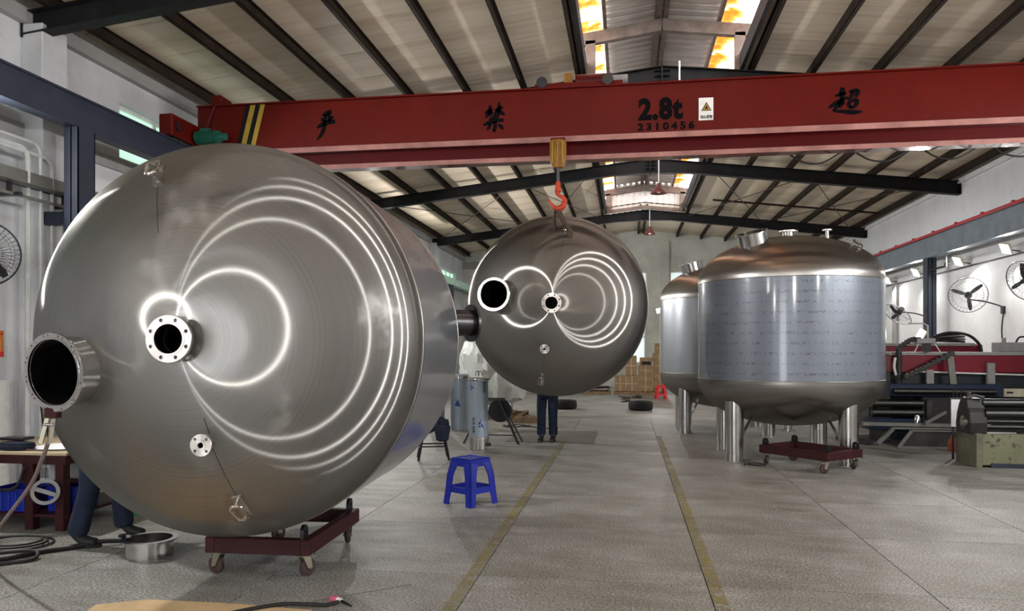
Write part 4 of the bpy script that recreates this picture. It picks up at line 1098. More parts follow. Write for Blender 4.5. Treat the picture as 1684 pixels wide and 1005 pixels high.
badd(MB().box((-6.14, 5.9, .115), (-4.86, 6.9, .14)), 'lower_shelf', 'maroon'); badd(MB().box((-5.16, 6.1, .385), (-4.86, 6.9, .405)), 'middle_shelf', 'maroon')
# things on the bench
tag(MB().box((-5.42, 5.98, .692), (-5.0, 6.42, .698), Matrix.Translation((0, 0, 0))).build('drawing_sheet', 'paper', None, 0), 'white drawing sheet lying on the work bench', 'paper')
b = MB().lathe([(0, 0), (.10, 0), (.12, .03), (.11, .065), (.06, .075), (0, .075)], 24, Matrix.Translation((-5.44, 6.0, .692)) @ Matrix.Diagonal((1.5, .8, 1, 1))).build('tool_pouch', 'navy'); tag(b, 'dark blue pouch lying at the near edge of the work bench', 'pouch')
tag(MB().box((-5.62, 5.98, .775), (-5.36, 6.12, .80)).build('black_case', 'black', None, 0, bevel=.006), 'flat black case on top of the dark blue pouch', 'case')
gr = empty('angle_grinder', (-5.22, 6.75, .692)); tag(gr, 'dark angle grinder standing at the back of the work bench', 'power tool')
MB().cyl((-.12, 0, .05), (.05, 0, .05), .035, n=14).cyl((.05, 0, .05), (.10, 0, .045), .04, .03, 14).build('grinder_body', 'cast', gr)
MB().cyl((.08, 0, .004), (.08, 0, .012), .062, n=24).build('grinding_disc', 'strap', gr); MB().lathe([(.03, .02), (.07, .012), (.07, .04), (.03, .05)], 20, Matrix.Translation((.08, 0, .01)), True).build('disc_guard', 'darksteel', gr)
pc = MB().tube(smoothpath([(-5.3, 5.95, .70), (-5.1, 5.93, .702), (-4.95, 5.97, .702), (-4.86, 6.08, .702)]), .008, 6).build('scriber', 'strap'); tag(pc, 'thin brown scriber rod at the front edge of the bench', 'tool')
# blue crates, bucket, can, white machine
def crate(loc, d, label):
    r = empty('plastic_crate', loc); tag(r, label, 'crate', 'blue crates under the bench')
    w, l, h = d; t = .008
    MB().box((-w/2, -l/2, 0), (w/2, l/2, t)).box((-w/2, -l/2, t), (-w/2+t, l/2, h)).box((w/2-t, -l/2, t), (w/2, l/2, h)).box((-w/2+t, -l/2, t), (w/2-t, -l/2+t, h)).box((-w/2+t, l/2-t, t), (w/2-t, l/2, h)).build('tub', 'bluepl', r, 0)
    MB().box((-w/2-.012, -l/2-.012, h-.03), (w/2+.012, -l/2, h)).box((-w/2-.012, l/2, h-.03), (w/2+.012, l/2+.012, h)).box((-w/2-.012, -l/2, h-.03), (-w/2, l/2, h)).box((w/2, -l/2, h-.03), (w/2+.012, l/2, h)).build('rim', 'bluepl', r, 0)
    for k in range(5): MB().box((-w/2+.04+k*(w-.08)/4-.005, -l/2-.008, .01), (-w/2+.04+k*(w-.08)/4+.005, -l/2, h-.03)).build('rib', 'bluecrate', r, 0)
    return r
crate((-5.49, 6.12, .141), (.38, .3, .20), 'blue plastic crate on the lower shelf of the bench, nearer the wall')
crate((-5.02, 6.18, .141), (.26, .3, .22), 'blue plastic crate on the lower shelf of the bench, beside the green bucket')
bk = empty('paint_bucket', (-4.72, 6.62, 0)); tag(bk, 'green plastic bucket with pale printed band beside the bench', 'bucket')
MB().lathe([(0, 0), (.115, 0), (.14, .36), (.146, .36), (.146, .375), (.134, .375), (.12, .02), (0, .02)], 28).build('bucket_body', 'bucket', bk, 30)
MB().lathe([(.127, .17), (.1365, .30), (.1375, .30), (.128, .17)], 28, None, True).build('printed_band', 'cream', bk, 30)
for k, a in enumerate((-2.1, -1.8, -1.5)):
    MB().cbox((.1345*math.cos(a), .1345*math.sin(a), .235), (.025, .012, .035)).build('print_mark', 'ink', bk, 0)
cn = empty('steel_can', (-5.0, 6.25, .406)); tag(cn, 'dented square tin can on the middle bench shelf', 'can')
MB().box((-.07, -.05, 0), (.07, .05, .155)).build('can_body', 'greybox', cn, 0, bevel=.006); MB().box((-.074, -.054, .155), (.074, .054, .165)).build('can_lid', 'chrome', cn, 0, bevel=.003)
wm = empty('welding_machine', (-5.6, 6.5, .141)); tag(wm, 'white box welding machine under the bench partly behind a cable', 'welder')
MB().box((-.14, -.08, 0), (.16, .26, .36)).build('case', 'white', wm, 0, bevel=.02); MB().box((-.1, -.083, .22), (.12, -.079, .32)).build('front_panel', 'greybox', wm, 0); MB().tube([(-.05, .0, .36), (-.05, 0, .40), (-.05, .18, .40), (-.05, .18, .36)], .01, 8).build('handle', 'black', wm)
# grey ring with a cross bar, hung from the bench front
rgp = empty('ring_gauge', (-4.98, 5.80, .36)); tag(rgp, 'grey ring with a diagonal crossbar hanging in front of blue crates', 'ring')
rgp.rotation_euler = (0, 0, .55)
MB().lathe([(.083, -.006), (.112, -.006), (.112, .006), (.083, .006)], 40, Matrix.Rotation(PI/2, 4, 'X'), True).build('ring', 'greybox', rgp, 35)
MB().bar((-.085, 0, .035), (.085, 0, -.035), .012, .034, (0, 0, 1)).build('crossbar', 'greybox', rgp, 0)
MB().tube([(0, .004, .108), (.0, .03, .2), (.0, .06, .30)], .003, 5).build('hanger', 'cable', rgp)
# earth clamp on the manhole rim and its lead
ec = empty('earth_clamp', (-3.38, 3.99, 1.13)); tag(ec, 'brass coloured earth clamp gripping the lower rim of the open manhole', 'clamp')
MB().bar((-.02, .0, .10), (-.06, -.02, -.09), .018, .022).bar((.01, .0, .10), (.0, -.02, -.09), .018, .022).build('jaw', 'zinc', ec, 0)
MB().cyl((-.045, -.01, .02), (.02, -.01, .02), .012, n=10).build('spring', 'chrome', ec); MB().box((-.03, -.03, .06), (.05, .02, .12)).build('block', 'maroon', ec, 0, bevel=.004)
tag(MB().tube(smoothpath([(-3.40, 3.98, 1.04), (-3.54, 4.1, .93), (-3.85, 4.35, .70), (-4.35, 4.66, .36), (-4.7, 4.9, .08), (-4.95, 5.0, .013)]), .0125, 8).build('welding_lead', 'copperw'), 'stiff brown welding lead sloping from the manhole clamp to the floor', 'cable')
# hanging black hose under bench
tag(MB().tube(smoothpath([(-5.5, 5.84, .62), (-5.52, 5.83, .45), (-5.42, 5.82, .36), (-5.28, 5.83, .40), (-5.22, 5.84, .56)]), .014, 8).build('hanging_hose', 'cable'), 'black hose hanging in a loop from the bench front', 'hose')
# floor cables
def floor_cable(pts, r, label, mat='cable'):
    return tag(MB().tube(smoothpath([(x, y, r+z) for x, y, z in pts]), r, 8).build('floor_cable', mat), label, 'cable')
floor_cable([(-5.0, 4.75, .0), (-4.66, 4.97, 0), (-4.5, 5.22, 0), (-4.36, 5.36, 0), (-4.2, 5.5, .02), (-4.0, 5.62, .0), (-3.9, 5.72, 0)], .018, 'thick black cable snaking over the floor past the worker boots')
floor_cable([(-5.1, 4.85, .02), (-4.75, 5.0, .035), (-4.5, 5.12, .036), (-4.42, 5.02, .0), (-4.6, 4.86, 0), (-4.9, 4.66, 0)], .014, 'short black cable doubled over on the floor near the left edge')
for k, (rx, ry, lab) in enumerate(((.34, .26, 'widest'), (.27, .20, 'middle'), (.20, .16, 'smallest'))):
    pts = [(-4.98+.03*k+rx*math.cos(t), 5.42+ry*math.sin(t), .004+.012*k) for t in [2*PI*i/26 for i in range(27)]]
    floor_cable(pts, .008, lab + ' loop of black hose coiled on the floor by the bench')
# cardboard sheet and torch in the near foreground
cb = tag(MB().prism([(-3.27, 4.22), (-3.02, 4.36), (-2.4, 4.37), (-1.9, 4.33), (-1.78, 3.5), (-3.1, 3.4)], .004, Matrix.Translation((0, 0, .001))).build('cardboard_sheet', 'kraft', None, 0), 'flat brown cardboard sheet on the floor at the bottom edge', 'cardboard')
tg = empty('welding_torch', (-1.80, 4.47, .0)); tag(tg, 'small welding torch with pink cup lying on the floor', 'torch'); tg.rotation_euler = (0, 0, -.25)
MB().lathe([(.012, 0), (.018, .01), (.020, .05), (.016, .06), (.010, .06)], 16, Matrix.Translation((-.06, .02, .022)) @ Matrix.Rotation(PI/2, 4, 'Y')).build('cup', 'pink', tg)
MB().cyl((0, .018, .022), (.035, .01, .022), .016, .012, 12).build('collar', 'white', tg); MB().tube([(.03, .01, .02), (.08, -.005, .016), (.13, -.02, .010)], [.011, .010, .006], 8).build('handle', 'black', tg)
MB().tube(smoothpath([(.02, .0, .018), (-.02, -.07, .014), (-.10, -.11, .019), (-.3, -.2, .019), (-.5, -.5, .019)]), .012, 8).build('torch_hose', 'cable', tg)
# wall items on the left
ps = empty('safety_poster', (XL+.006, 7.43, 1.67)); tag(ps, 'small orange and red notice on the left wall', 'notice')
MB().box((-.004, -.13, -.16), (.0, .10, .14)).build('sheet', 'orange', ps, 0); MB().box((0, -.13, -.16), (.002, .10, -.10)).build('red_strip', 'redpr', ps, 0); MB().box((0, -.07, -.07), (.002, .05, .03)).build('white_panel', 'white', ps, 0)
for k in range(5): MB().box((0, -.11+.042*k, .085), (.002, -.085+.042*k, .115)).build('print_mark', 'redpr', ps, 0)
bb = empty('switch_box', (XL+.31, 7.82, 1.44)); tag(bb, 'grey switch box with pale cover on the left wall pilaster', 'switch box')
MB().box((-.03, -.14, -.10), (.06, .16, .12)).build('box', 'greybox', bb, 0, bevel=.008); MB().box((.06, -.02, -.03), (.085, .14, .07)).build('cover', 'cream', bb, 0, bevel=.005)
for k in range(3): MB().box((.06, -.12+.03*k, -.08), (.09, -.10+.03*k, -.04)).build('plug', 'white', bb, 0)
for k, (y, l, lab) in enumerate(((7.62, .75, 'nearest the orange notice'), (7.70, .95, 'in the middle'), (7.93, .62, 'nearest the lying tank'))):
    tag(MB().tube(smoothpath([(XL+.36, y+.05, 1.36), (XL+.37, y, 1.2), (XL+.39, y+.03, 1.36-l*.7), (XL+.38, y+.06, 1.36-l)]), .009, 6).build('hanging_cable', 'cable'), 'black cable hanging below the grey switch box, ' + lab, 'cable')
tag(MB().box((XL, 7.0, 0), (XL+.10, 7.55, 1.25)).build('wall_panel', 'white', None, 0, bevel=.01), 'pale board standing against the left wall behind the bench', 'panel')

# ---- fans
def fan(loc, face, mount, label, wires=30, rad=.36, wm_='fanwire', blade_rot=.2):
    r = empty('wall_fan', loc); tag(r, label, 'fan', 'wall fans')
    q = face_z(face)
    def T(mb): mb.v = [tuple(q @ Vector(v)) for v in mb.v]; return mb
    # two rims and two domed wire grilles
    T(MB().tube([(rad*math.cos(t), rad*math.sin(t), 0) for t in [2*PI*i/40 for i in range(40)]], .010, 6, True)).build('grille_rim', wm_, r)
    for s in (1, -1):
        g = MB()
        for k in range(wires):
            a = 2*PI*k/wires
            pts = [(p*math.cos(a+.25*s*(1-p/rad)), p*math.sin(a+.25*s*(1-p/rad)), s*.09*math.sqrt(max(0, 1-(p/rad)**2))) for p in (rad, rad*.9, rad*.7, rad*.45, .05)]
            g.tube(pts, .0022, 4)
        for p in (rad*.42, rad*.78): g.tube([(p*math.cos(t), p*math.sin(t), s*.09*math.sqrt(1-(p/rad)**2)) for t in [2*PI*i/28 for i in range(28)]], .0025, 4, True)
        T(g).build('wire_grille', wm_, r)['kind'] = 'stuff'
    hub = T(MB().cyl((0, 0, -.03), (0, 0, .04), .045, n=16)).build('hub', 'fan', r)
    for k in range(3):
        a = blade_rot+2*PI*k/3; ca, sa = math.cos(a), math.sin(a)
        pts = []
        for p, w, tw in ((.03, .03, .02), (.12, .075, .035), (.24, .085, .03), (rad*.9, .05, .02)):
            for e in (-1, 1): pts.append((p*ca-e*w/2*sa, p*sa+e*w/2*ca, e*tw*.6))
        pts += [(x, y, z-.005) for x, y, z in pts]
        fs = []
        for i in range(3):
            b = 2*i; fs += [(b, b+1, b+3, b+2), (8+b, 8+b+2, 8+b+3, 8+b+1), (b, b+2, 8+b+2, 8+b), (b+1, 8+b+1, 8+b+3, b+3)]
        fs += [(0, 8, 9, 1), (6, 7, 15, 14)]
        T(MB().add(pts, fs)).build('blade', 'fan', r, 30)
    f = Vector(face).normalized()
    T(MB().cyl((0, 0, -.22), (0, 0, -.05), .062, .075, 16)).build('motor', 'fan', r)
    mp = Vector(mount)-Vector(loc)
    MB().tube(smoothpath([-f*.16, -f*.2+Vector((0, 0, -.08)), (-f*.2+mp)*.5+Vector((0, 0, .02)), mp+Vector((0, 0, .06)), mp]), .016, 8).build('arm', 'fan', r)
    MB().cbox(mp, (.06, .12, .16)).build('wall_bracket', 'fan', r, 0, bevel=.008)
    return r
fan((-6.52, 6.78, 2.58), (.86, -.5, -.1), (XL+.02, 6.5, 2.55), 'black wall fan on the left wall at the photo edge', 40, .33, 'fanwire_d')
fan((7.25, 17.35, 2.76), (-.45, -.88, 0), (XR-.02, 17.1, 2.42), 'black bladed wall fan facing forward over the red machines', 30, .37)
fan((7.20, 14.95, 2.85), (-.96, -.35, -.35), (XR-.02, 14.5, 2.6), 'wall fan cut off by the right photo edge', 30, .37)
fan((6.85, 20.4, 2.48), (-.66, -.25, -.75), (7.42, 20.1, 2.35), 'tilted wall fan on the slate post seen edge on', 30, .37)
tag(MB().tube(smoothpath([(XR-.03, 17.07, 2.34), (XR-.06, 17.07, 2.0), (XR-.03, 17.1, 1.6), (XR-.05, 17.15, 1.1)]), .014, 6).build('fan_cable', 'cable'), 'black cable hanging down the wall below the forward facing fan', 'cable')

# ---- floodlights on the walls, each with its own lamp
def flood(loc, aim, label, power=FLOOD_W):
    r = empty('floodlight', loc); tag(r, label, 'floodlight', 'wall floodlights')
    q = face_z(aim)
    def T(mb): mb.v = [tuple(q @ Vector(v)) for v in mb.v]; return mb
    T(MB().box((-.13, -.10, -.06), (.13, .10, .0))).build('housing', 'cream', r, 0, bevel=.01)
    T(MB().box((-.12, -.09, 0), (.12, .09, .004))).build('lens', 'lens', r, 0)
    for k in range(5): T(MB().box((-.10+.045*k, -.08, -.085), (-.092+.045*k, .08, -.06))).build('cooling_fin', 'greybox', r, 0)
    bk = Vector((0, -.28, -.05)) if loc[1] < -8 else (Vector((0, .34, -.05)) if loc[1] > 30 else (Vector((.2, .15, -.02)) if loc[2] < 2.5 else Vector(((XR if loc[0] > 0 else XL)-loc[0], 0, -.05))))
    MB().tube([(0, 0, -.02), bk*.5, bk], .014, 6).build('bracket', 'darksteel', r)
    ld = bpy.data.lights.new('flood_lamp', 'AREA'); ld.shape = 'RECTANGLE'; ld.size = .22; ld.size_y = .16; ld.energy = power; ld.color = (1, .97, .93)
    lo = bpy.data.objects.new('flood_lamp', ld); COL.objects.link(lo); lo.parent = r
    lo.location = tuple(q @ Vector((0, 0, .012))); lo.rotation_euler = (q @ Matrix.Rotation(PI, 4, 'X')).to_euler()
    return r
RFY = [(16.45, 'on the right wall above the cut off fan'), (18.65, 'on the right wall above the forward facing fan'), (21.2, 'on the right wall just left of the slate post top'), (23.4, 'on the right wall farthest back')]
for y, w in RFY: flood((XR-.28, y, 3.62), (-1, -.35, -1.0), 'lit cream floodlight ' + w, FLOOD_W*.42)
for y in (8.2, 6.0, 3.4, -1.2): flood((XR-.28, y, 3.66), (-1, 0, -.15), 'lit cream floodlight on the right wall outside the view')
for y in (6.2, 1.2, -1.6, -6.0): flood((XL+.36, y, 3.85 if y > 5 else 3.4), (1, -.1, -.15), 'lit cream floodlight on the left wall outside the view', FLOOD_W*1.3)
for y in (15.2, 19.0, 22.8): flood((XL+.36, y, 3.75), (1, 0, .05), 'added fill floodlight on the left wall hidden behind the tanks', FLOOD_W*1.2)  # unseen floods added to brighten the far roof
flood((.8, YF+.3, 3.9), (-.2, 1, -.1), 'lit cream floodlight on the wall behind the viewpoint', FLOOD_W*1.6)
flood((7.12, 19.60, 1.95), (-1, -.6, .1), 'bright lamp low on the slate post above the red machines', 25)
flood((1.35, 31.35, 3.18), (-.2, -1, -.1), 'small bright lamp on the back wall pilaster beside the far tank', 40)

# ---- pendant lamps
def pendant(x, y, z, ztop, label, lit=False):
    r = empty('pendant_lamp', (x, y, z)); tag(r, label, 'lamp', 'pendant lamps')
    MB().lathe([(.03, .26), (.055, .25), (.06, .16), (.10, .13), (.17, .06), (.21, .0), (.205, .0), (.165, .05), (.05, .15), (.03, .15)], 28, None, True).build('shade', 'lampred', r)
    MB().sphere((0, 0, .07), .06).build('bulb', 'pale' if lit else 'white', r)
    MB().tube([(0, 0, .25), (0, 0, ztop-z)], .012, 6).build('stem', 'white', r)
    return r
pendant(.80, 19.0, 5.48, 6.45, 'brown bell pendant lamp hanging from the nearer roof beam')
pendant(.79, 26.0, 5.52, 6.4, 'brown pendant lamp with pale underside hanging from the farther roof beam', True)
tag(MB().cyl((.88, 12.8, 5.9), (.88, 12.8, 6.42), .015, n=8).build('conduit_drop', 'white'), 'thin white conduit hanging from the nearest ridge joint above the crane', 'conduit')
# ================================================================== MIDDLE BACKGROUND
fc = empty('filter_vessel', (-2.33, 11.72, 0)); tag(fc, 'slim upright steel cylinder in printed blue grey film near the hanging tank', 'filter vessel')
MB().lathe([(0, 0), (.15, 0), (.158, .01), (.158, .20), (.150, .20), (0, .20)], 40).build('base_section', 'polish', fc, 30)
MB().lathe([(.152, .20), (.152, 1.10), (.145, 1.10), (.145, .20)], 40, None, True).build('film_wrapped_body', 'film3', fc, 30)
MB().lathe([(0, 1.10), (.175, 1.10), (.178, 1.115), (.175, 1.13), (.12, 1.145), (0, 1.15)], 40).build('lid', 'polish', fc, 30)
for k in range(10):
    a = 2*PI*k/10; obj('lid_bolt', BOLT, fc, (.165*math.cos(a), .165*math.sin(a), 1.13))
for s in (-1, 1): MB().tube(arc((s*.022, 0, 1.19), .055, -.4, PI+.4, 14, (.35, .94, 0), (0, 0, 1)), .007, 6).build('lifting_handle', 'darksteel', fc)
MB().cyl((.14, -.06, .09), (.20, -.09, .09), .028, n=14).build('drain_valve', 'darksteel', fc); MB().lathe([(.154, .175), (.168, .175), (.168, .195), (.154, .195)], 40, None, True).build('clamp_band', 'chrome', fc, 30)
# film print: triangular marks and text, flat on the curved film
def on_cyl(mb, rad, dy=0):
    mb.v = [(rad*math.sin(v[0]/rad)*(1+(-v[1])/rad), -rad*math.cos(v[0]/rad)*(1+(-v[1])/rad), v[2]) for v in mb.v]; return mb
def film_tri(cx, cz, s, flip=1):
    t = MB()
    for a in range(3):
        a0 = PI/2+2*PI*a/3+.25*flip; a1 = a0+2*PI/3
        P = lambda ang, k: (cx+s*k*math.cos(ang), cz+s*k*math.sin(ang)*1.1)
        q = [P(a0, 1), P((a0+a1)/2, .42), P(a1, .30), P(a0, .28)]
        t.add([(x, 0, z) for x, z in q]+[(x, -.001, z) for x, z in q], [(0, 1, 2, 3), (7, 6, 5, 4), (0, 4, 5, 1), (1, 5, 6, 2), (2, 6, 7, 3), (3, 7, 4, 0)])
    on_cyl(t, .1525).build('film_logo', 'logo', fc, 0)
film_tri(-.10, .985, .075); film_tri(.055, .40, .095, -1)
for bx_, bz, txt in ((-.075, .52, 'SUS 304'), (.10, 1.08, 'SUS 304')):
    o = text_mesh(txt, 'film_print', 'black', fc, .062, .001, .24 if bx_ < 0 else .17, Matrix.Rotation(PI/2, 4, 'Y'))
    if o:
        for v in o.data.vertices:
            x = v.co.x+bx_; z = v.co.z+bz; y = v.co.y; rr = .1532-y*.3
            v.co = (rr*math.sin(x/.1525), -rr*math.cos(x/.1525), z)
def cylinder_vessel(loc, r_, h, label, lean=0):
    r = empty('filter_vessel', loc); tag(r, label, 'filter vessel')
    MB().lathe([(0, 0), (r_, 0), (r_, h), (r_*.8, h+.04), (0, h+.05)], 28).build('film_wrapped_body', 'film3', r, 30)
    MB().lathe([(r_, h-.04), (r_+.02, h-.04), (r_+.02, h), (r_, h)], 28, None, True).build('lid_rim', 'polish', r, 30)
    m = MB().prism([(-.07, .48), (.05, .46), (.0, .62)], .002, Matrix.Translation((0, -r_-.0005, 0)) @ Matrix.Rotation(PI/2, 4, 'X')); m.build('film_logo', 'logo', r, 0)
cylinder_vessel((-3.28, 14.6, 0), .19, 1.06, 'film wrapped cylinder standing behind the slim cylinder, right of its neighbour')
cylinder_vessel((-3.72, 14.4, 0), .17, .95, 'film wrapped cylinder mostly hidden behind the large lying tank')
# trestle stand behind the slim cylinder
ts = empty('trestle', (-2.25, 12.6, 0)); tag(ts, 'dark splayed leg trestle stand behind the slim film wrapped cylinder', 'trestle')
for sx in (-1, 1):
    for sy in (-1, 1): MB().bar((sx*.12, sy*.06, .72), (sx*.47, sy*.22, .0), .03, .03).build('leg', 'oldsteel', ts, 0)
    MB().bar((sx*.38, -.18, .18), (sx*.38, .18, .18), .02, .02).build('stretcher', 'oldsteel', ts, 0)
MB().bar((-.2, 0, .74), (.2, 0, .74), .10, .05).build('top_bar', 'oldsteel', ts, 0); MB().bar((-.40, -.185, .15), (.40, -.185, .15), .02, .02).build('long_stretcher', 'oldsteel', ts, 0)
MB().cyl((.12, -.02, .55), (.12, .10, .55), .20, n=24).build('cable_drum', 'black', ts)
# black work stool beside the lying tank
bs = empty('work_stool', (-2.78, 10.6, 0)); tag(bs, 'black metal leg stool with dark jacket over it behind the lying tank', 'stool'); bs.rotation_euler = (0, 0, .3)
for sx in (-1, 1):
    for sy in (-1, 1): MB().bar((sx*.13, sy*.13, .48), (sx*.22, sy*.20, .0), .025, .025).build('leg', 'black', bs, 0)
    MB().bar((sx*.19, -.175, .17), (sx*.19, .175, .17), .02, .02).build('stretcher', 'black', bs, 0); MB().bar((-.18, sx*.172, .2), (.18, sx*.172, .2), .02, .02).build('stretcher', 'black', bs, 0)
MB().lathe([(0, .47), (.16, .47), (.17, .49), (.16, .52), (0, .52)], 24).build('seat', 'black', bs)
jm = MB().lathe([(0, .0), (.19, -.10), (.21, -.02), (.19, .03), (.13, .07), (.06, .085), (0, .09)], 28, Matrix.Translation((-2.76, 10.58, .525))); rnd = random.Random(5)
jm.v = [(x+rnd.uniform(-.018, .018), y+rnd.uniform(-.018, .018), z+rnd.uniform(-.05, .02)) for x, y, z in jm.v]
jk = jm.build('jacket', 'navy'); tag(jk, 'dark jacket heaped on the black metal leg stool', 'jacket')
MB().lathe([(.10, 0), (.12, -.04), (.09, -.22), (.05, -.24), (.03, -.1)], 14, Matrix.Translation((-2.60, 10.42, .52))).build('sleeve', 'navy', jk)
# plastic wrapped tank on a pallet
pw = empty('wrapped_tank', (-3.1, 17.4, .12)); tag(pw, 'upright tank bundled in crumpled clear plastic wrap on a pallet', 'wrapped tank')
m = MB(); rnd = random.Random(3); prof = [(.0, .22), (.55, .24), (.72, .34), (.78, .6), (.76, 1.0), (.78, 1.35), (.66, 1.62), (.35, 1.78), (.12, 1.84), (0, 1.85)]
prof = [p for a, b in zip(prof, prof[1:]) for p in (a, ((a[0]+b[0])/2, (a[1]+b[1])/2))]+[prof[-1]]; m.lathe(prof, 44); m.v = [(x*(1+rnd.uniform(-.075, .075)), y*(1+rnd.uniform(-.075, .075)), z+rnd.uniform(-.04, .04)) for x, y, z in m.v]
m.build('plastic_wrap', 'wrap', pw, 20)
for k in range(4):
    a = PI/4+PI/2*k; MB().cyl((.5*math.cos(a), .5*math.sin(a), 0), (.5*math.cos(a), .5*math.sin(a), .5), .06, n=16).build('leg', 'polish', pw)
def pallet(loc, w, l, label, rz=0):
    r = empty('pallet', loc, (0, 0, rz)); tag(r, label, 'pallet')
    for k in range(6): MB().box((-w/2+k*(w-.1)/5, -l/2, .09), (-w/2+.1+k*(w-.1)/5, l/2, .11)).build('deck_board', 'wood', r, 0)
    for k in range(3): MB().box((-w/2, -l/2+k*(l-.08)/2, 0), (w/2, -l/2+.08+k*(l-.08)/2, .09)).build('runner', 'wood', r, 0)
    return r
pallet((-3.1, 17.4, 0), 1.5, 1.4, 'wooden pallet under the plastic wrapped tank')
pallet((-2.15, 16.2, 0), .5, .4, 'small wooden pallet piece on the floor beside the wrapped tank')
tag(MB().tube(smoothpath([(-2.25+.16*math.cos(t)*(1+.05*k), 15.2+.2*math.sin(t), .012+.01*(k % 3)) for k, t in enumerate([2*PI*i/9 for i in range(20)])]+[(-1.7, 14.9, .012), (-1.35, 14.95, .012)]), .011, 6).build('cable_coil', 'cable'), 'loosely coiled black cable on the floor behind the slim cylinder', 'cable')
tag(MB().box((-2.05, 12.75, .001), (-.55, 14.6, .006)).build('floor_mat', 'stonemat', None, 0), 'dark thin mat on the floor around the person under the tank', 'mat')
tag(MB().prism([(-2.1, 12.3), (-1.7, 12.5), (-1.05, 12.55), (-1.2, 12.35), (-1.9, 12.15)], .004, Matrix.Translation((0, 0, .001))).build('floor_sheet', 'greybox', None, 0), 'pale crumpled sheet on the floor at the feet of the person', 'sheet')
def tire(loc, label):
    r = empty('tire', loc); tag(r, label, 'tire', 'loose tires')
    MB().lathe([(.17, .01), (.25, 0), (.30, .02), (.315, .06), (.315, .18), (.30, .22), (.25, .24), (.17, .23), (.16, .2), (.22, .17), (.22, .07), (.16, .04)], 36, None, True).build('casing', 'rubber', r, 50)
    for z in (.08, .12, .16): MB().lathe([(.314, z-.008), (.319, z-.006), (.319, z+.006), (.314, z+.008)], 36, None, True).build('tread_rib', 'rubber', r, 50)
tire((-1.62, 20.0, 0), 'black tire lying flat just behind the person under the tank'); tire((.37, 19.85, 0), 'black tire lying flat in the middle of the aisle')
# cartons
cb_n = [0]
def carton(x0, x1, z0, h, y, label, dy=.5, window=False):
    r = empty('carton', ((x0+x1)/2, y, z0)); tag(r, label, 'carton', 'stacked cartons'); w = x1-x0
    MB().box((-w/2, 0, 0), (w/2, dy, h)).build('box', 'board', r, 0, bevel=.006)
    MB().box((-w/2+.01, -.002, h*.47), (w/2-.01, .0, h*.53)).build('tape', 'tape', r, 0); MB().box((-.02, -.003, 0), (.02, .0, h-.01)).build('strap', 'tape', r, 0); MB().box((-w/2, dy*.45, h), (w/2, dy*.55, h+.002)).build('tape', 'tape', r, 0)
    if window: MB().box((-w/2+.06, -.004, .05), (w/2-.05, 0, h*.55)).build('opening', 'black', r, 0)
    return r
yc = 26.6
pallet((-.02, yc+.3, 0), .84, .9, 'low pallet under the left cartons'); pallet((.90, yc+.3, 0), .96, .9, 'low dark pallet under the right cartons')
carton(-.40, -.02, .112, .55, yc, 'squat brown carton lowest at the left end of the stack')
carton(.0, .40, .112, .55, yc, 'brown carton lowest in the second column from the left')
carton(-.02, .36, .664, .70, yc, 'tall brown carton on top of the second column')
for k, (h, lab) in enumerate(((.31, 'lowest carton of the third column'), (.26, 'second carton from the bottom of the third column'), (.31, 'third carton from the bottom of the third column'))):
    carton(.42, .92, .112+(0, .312, .574)[k], h, yc, lab)
carton(.47, .90, .998, .30, yc, 'topmost carton of the third column with a dark opening', window=True)
z = .112
for k, (a, b, h, lab) in enumerate(((.96, 1.36, .36, 'lowest'), (.95, 1.35, .36, 'second from the bottom'), (.95, 1.34, .34, 'third from the bottom'), (.92, 1.34, .28, 'fourth from the bottom'), (.99, 1.35, .34, 'topmost'))):
    carton(a, b, z, h, yc, lab + ' carton of the tallest column next to the far tank'); z += h+.002
pallet((-1.05, 27.0, 0), 1.0, .9, 'dark pallet of stacked metal parts left of the cartons')
for k in range(6):
    o = MB().tube([(-1.5+.02*k, 26.6+.12*(k % 3), .17+.09*(k//3)), (-.65+.02*k, 26.62+.12*(k % 3), .17+.09*(k//3))], .045, 10).build('steel_bar', 'darksteel' if k % 2 else 'polish'); tag(o, ('front', 'middle', 'rear')[k % 3] + (' lower', ' upper')[k//3] + ' grey steel bar piled on the pallet left of the cartons', 'bar', 'steel bars on the far pallet')
for k, (x, y, s, lab) in enumerate(((-.1, 24.0, .30, 'largest'), (.35, 24.6, .22, 'middle'), (-.02, 22.9, .14, 'smallest'))):
    rnd = random.Random(k); m = MB()
    for q in range(4): m.bar((x+rnd.uniform(-s, s), y+rnd.uniform(-.2, .2), .02+.02*q), (x+rnd.uniform(-s, s), y+rnd.uniform(-.2, .2), .02+.02*q), .05, .03)
    tag(m.build('scrap_offcuts', 'oldsteel', None, 0), lab + ' heap of dark scrap offcuts on the floor near the tire', 'scrap')
tag(MB().tube(smoothpath([(1.62, 10.75, .012), (1.75, 10.6, .012), (1.9, 10.68, .012), (1.72, 10.72, .03), (1.6, 10.6, .012)]), .012, 6).build('floor_chain', 'oldsteel'), 'short dark piece of chain on the floor by the tank leg', 'chain')
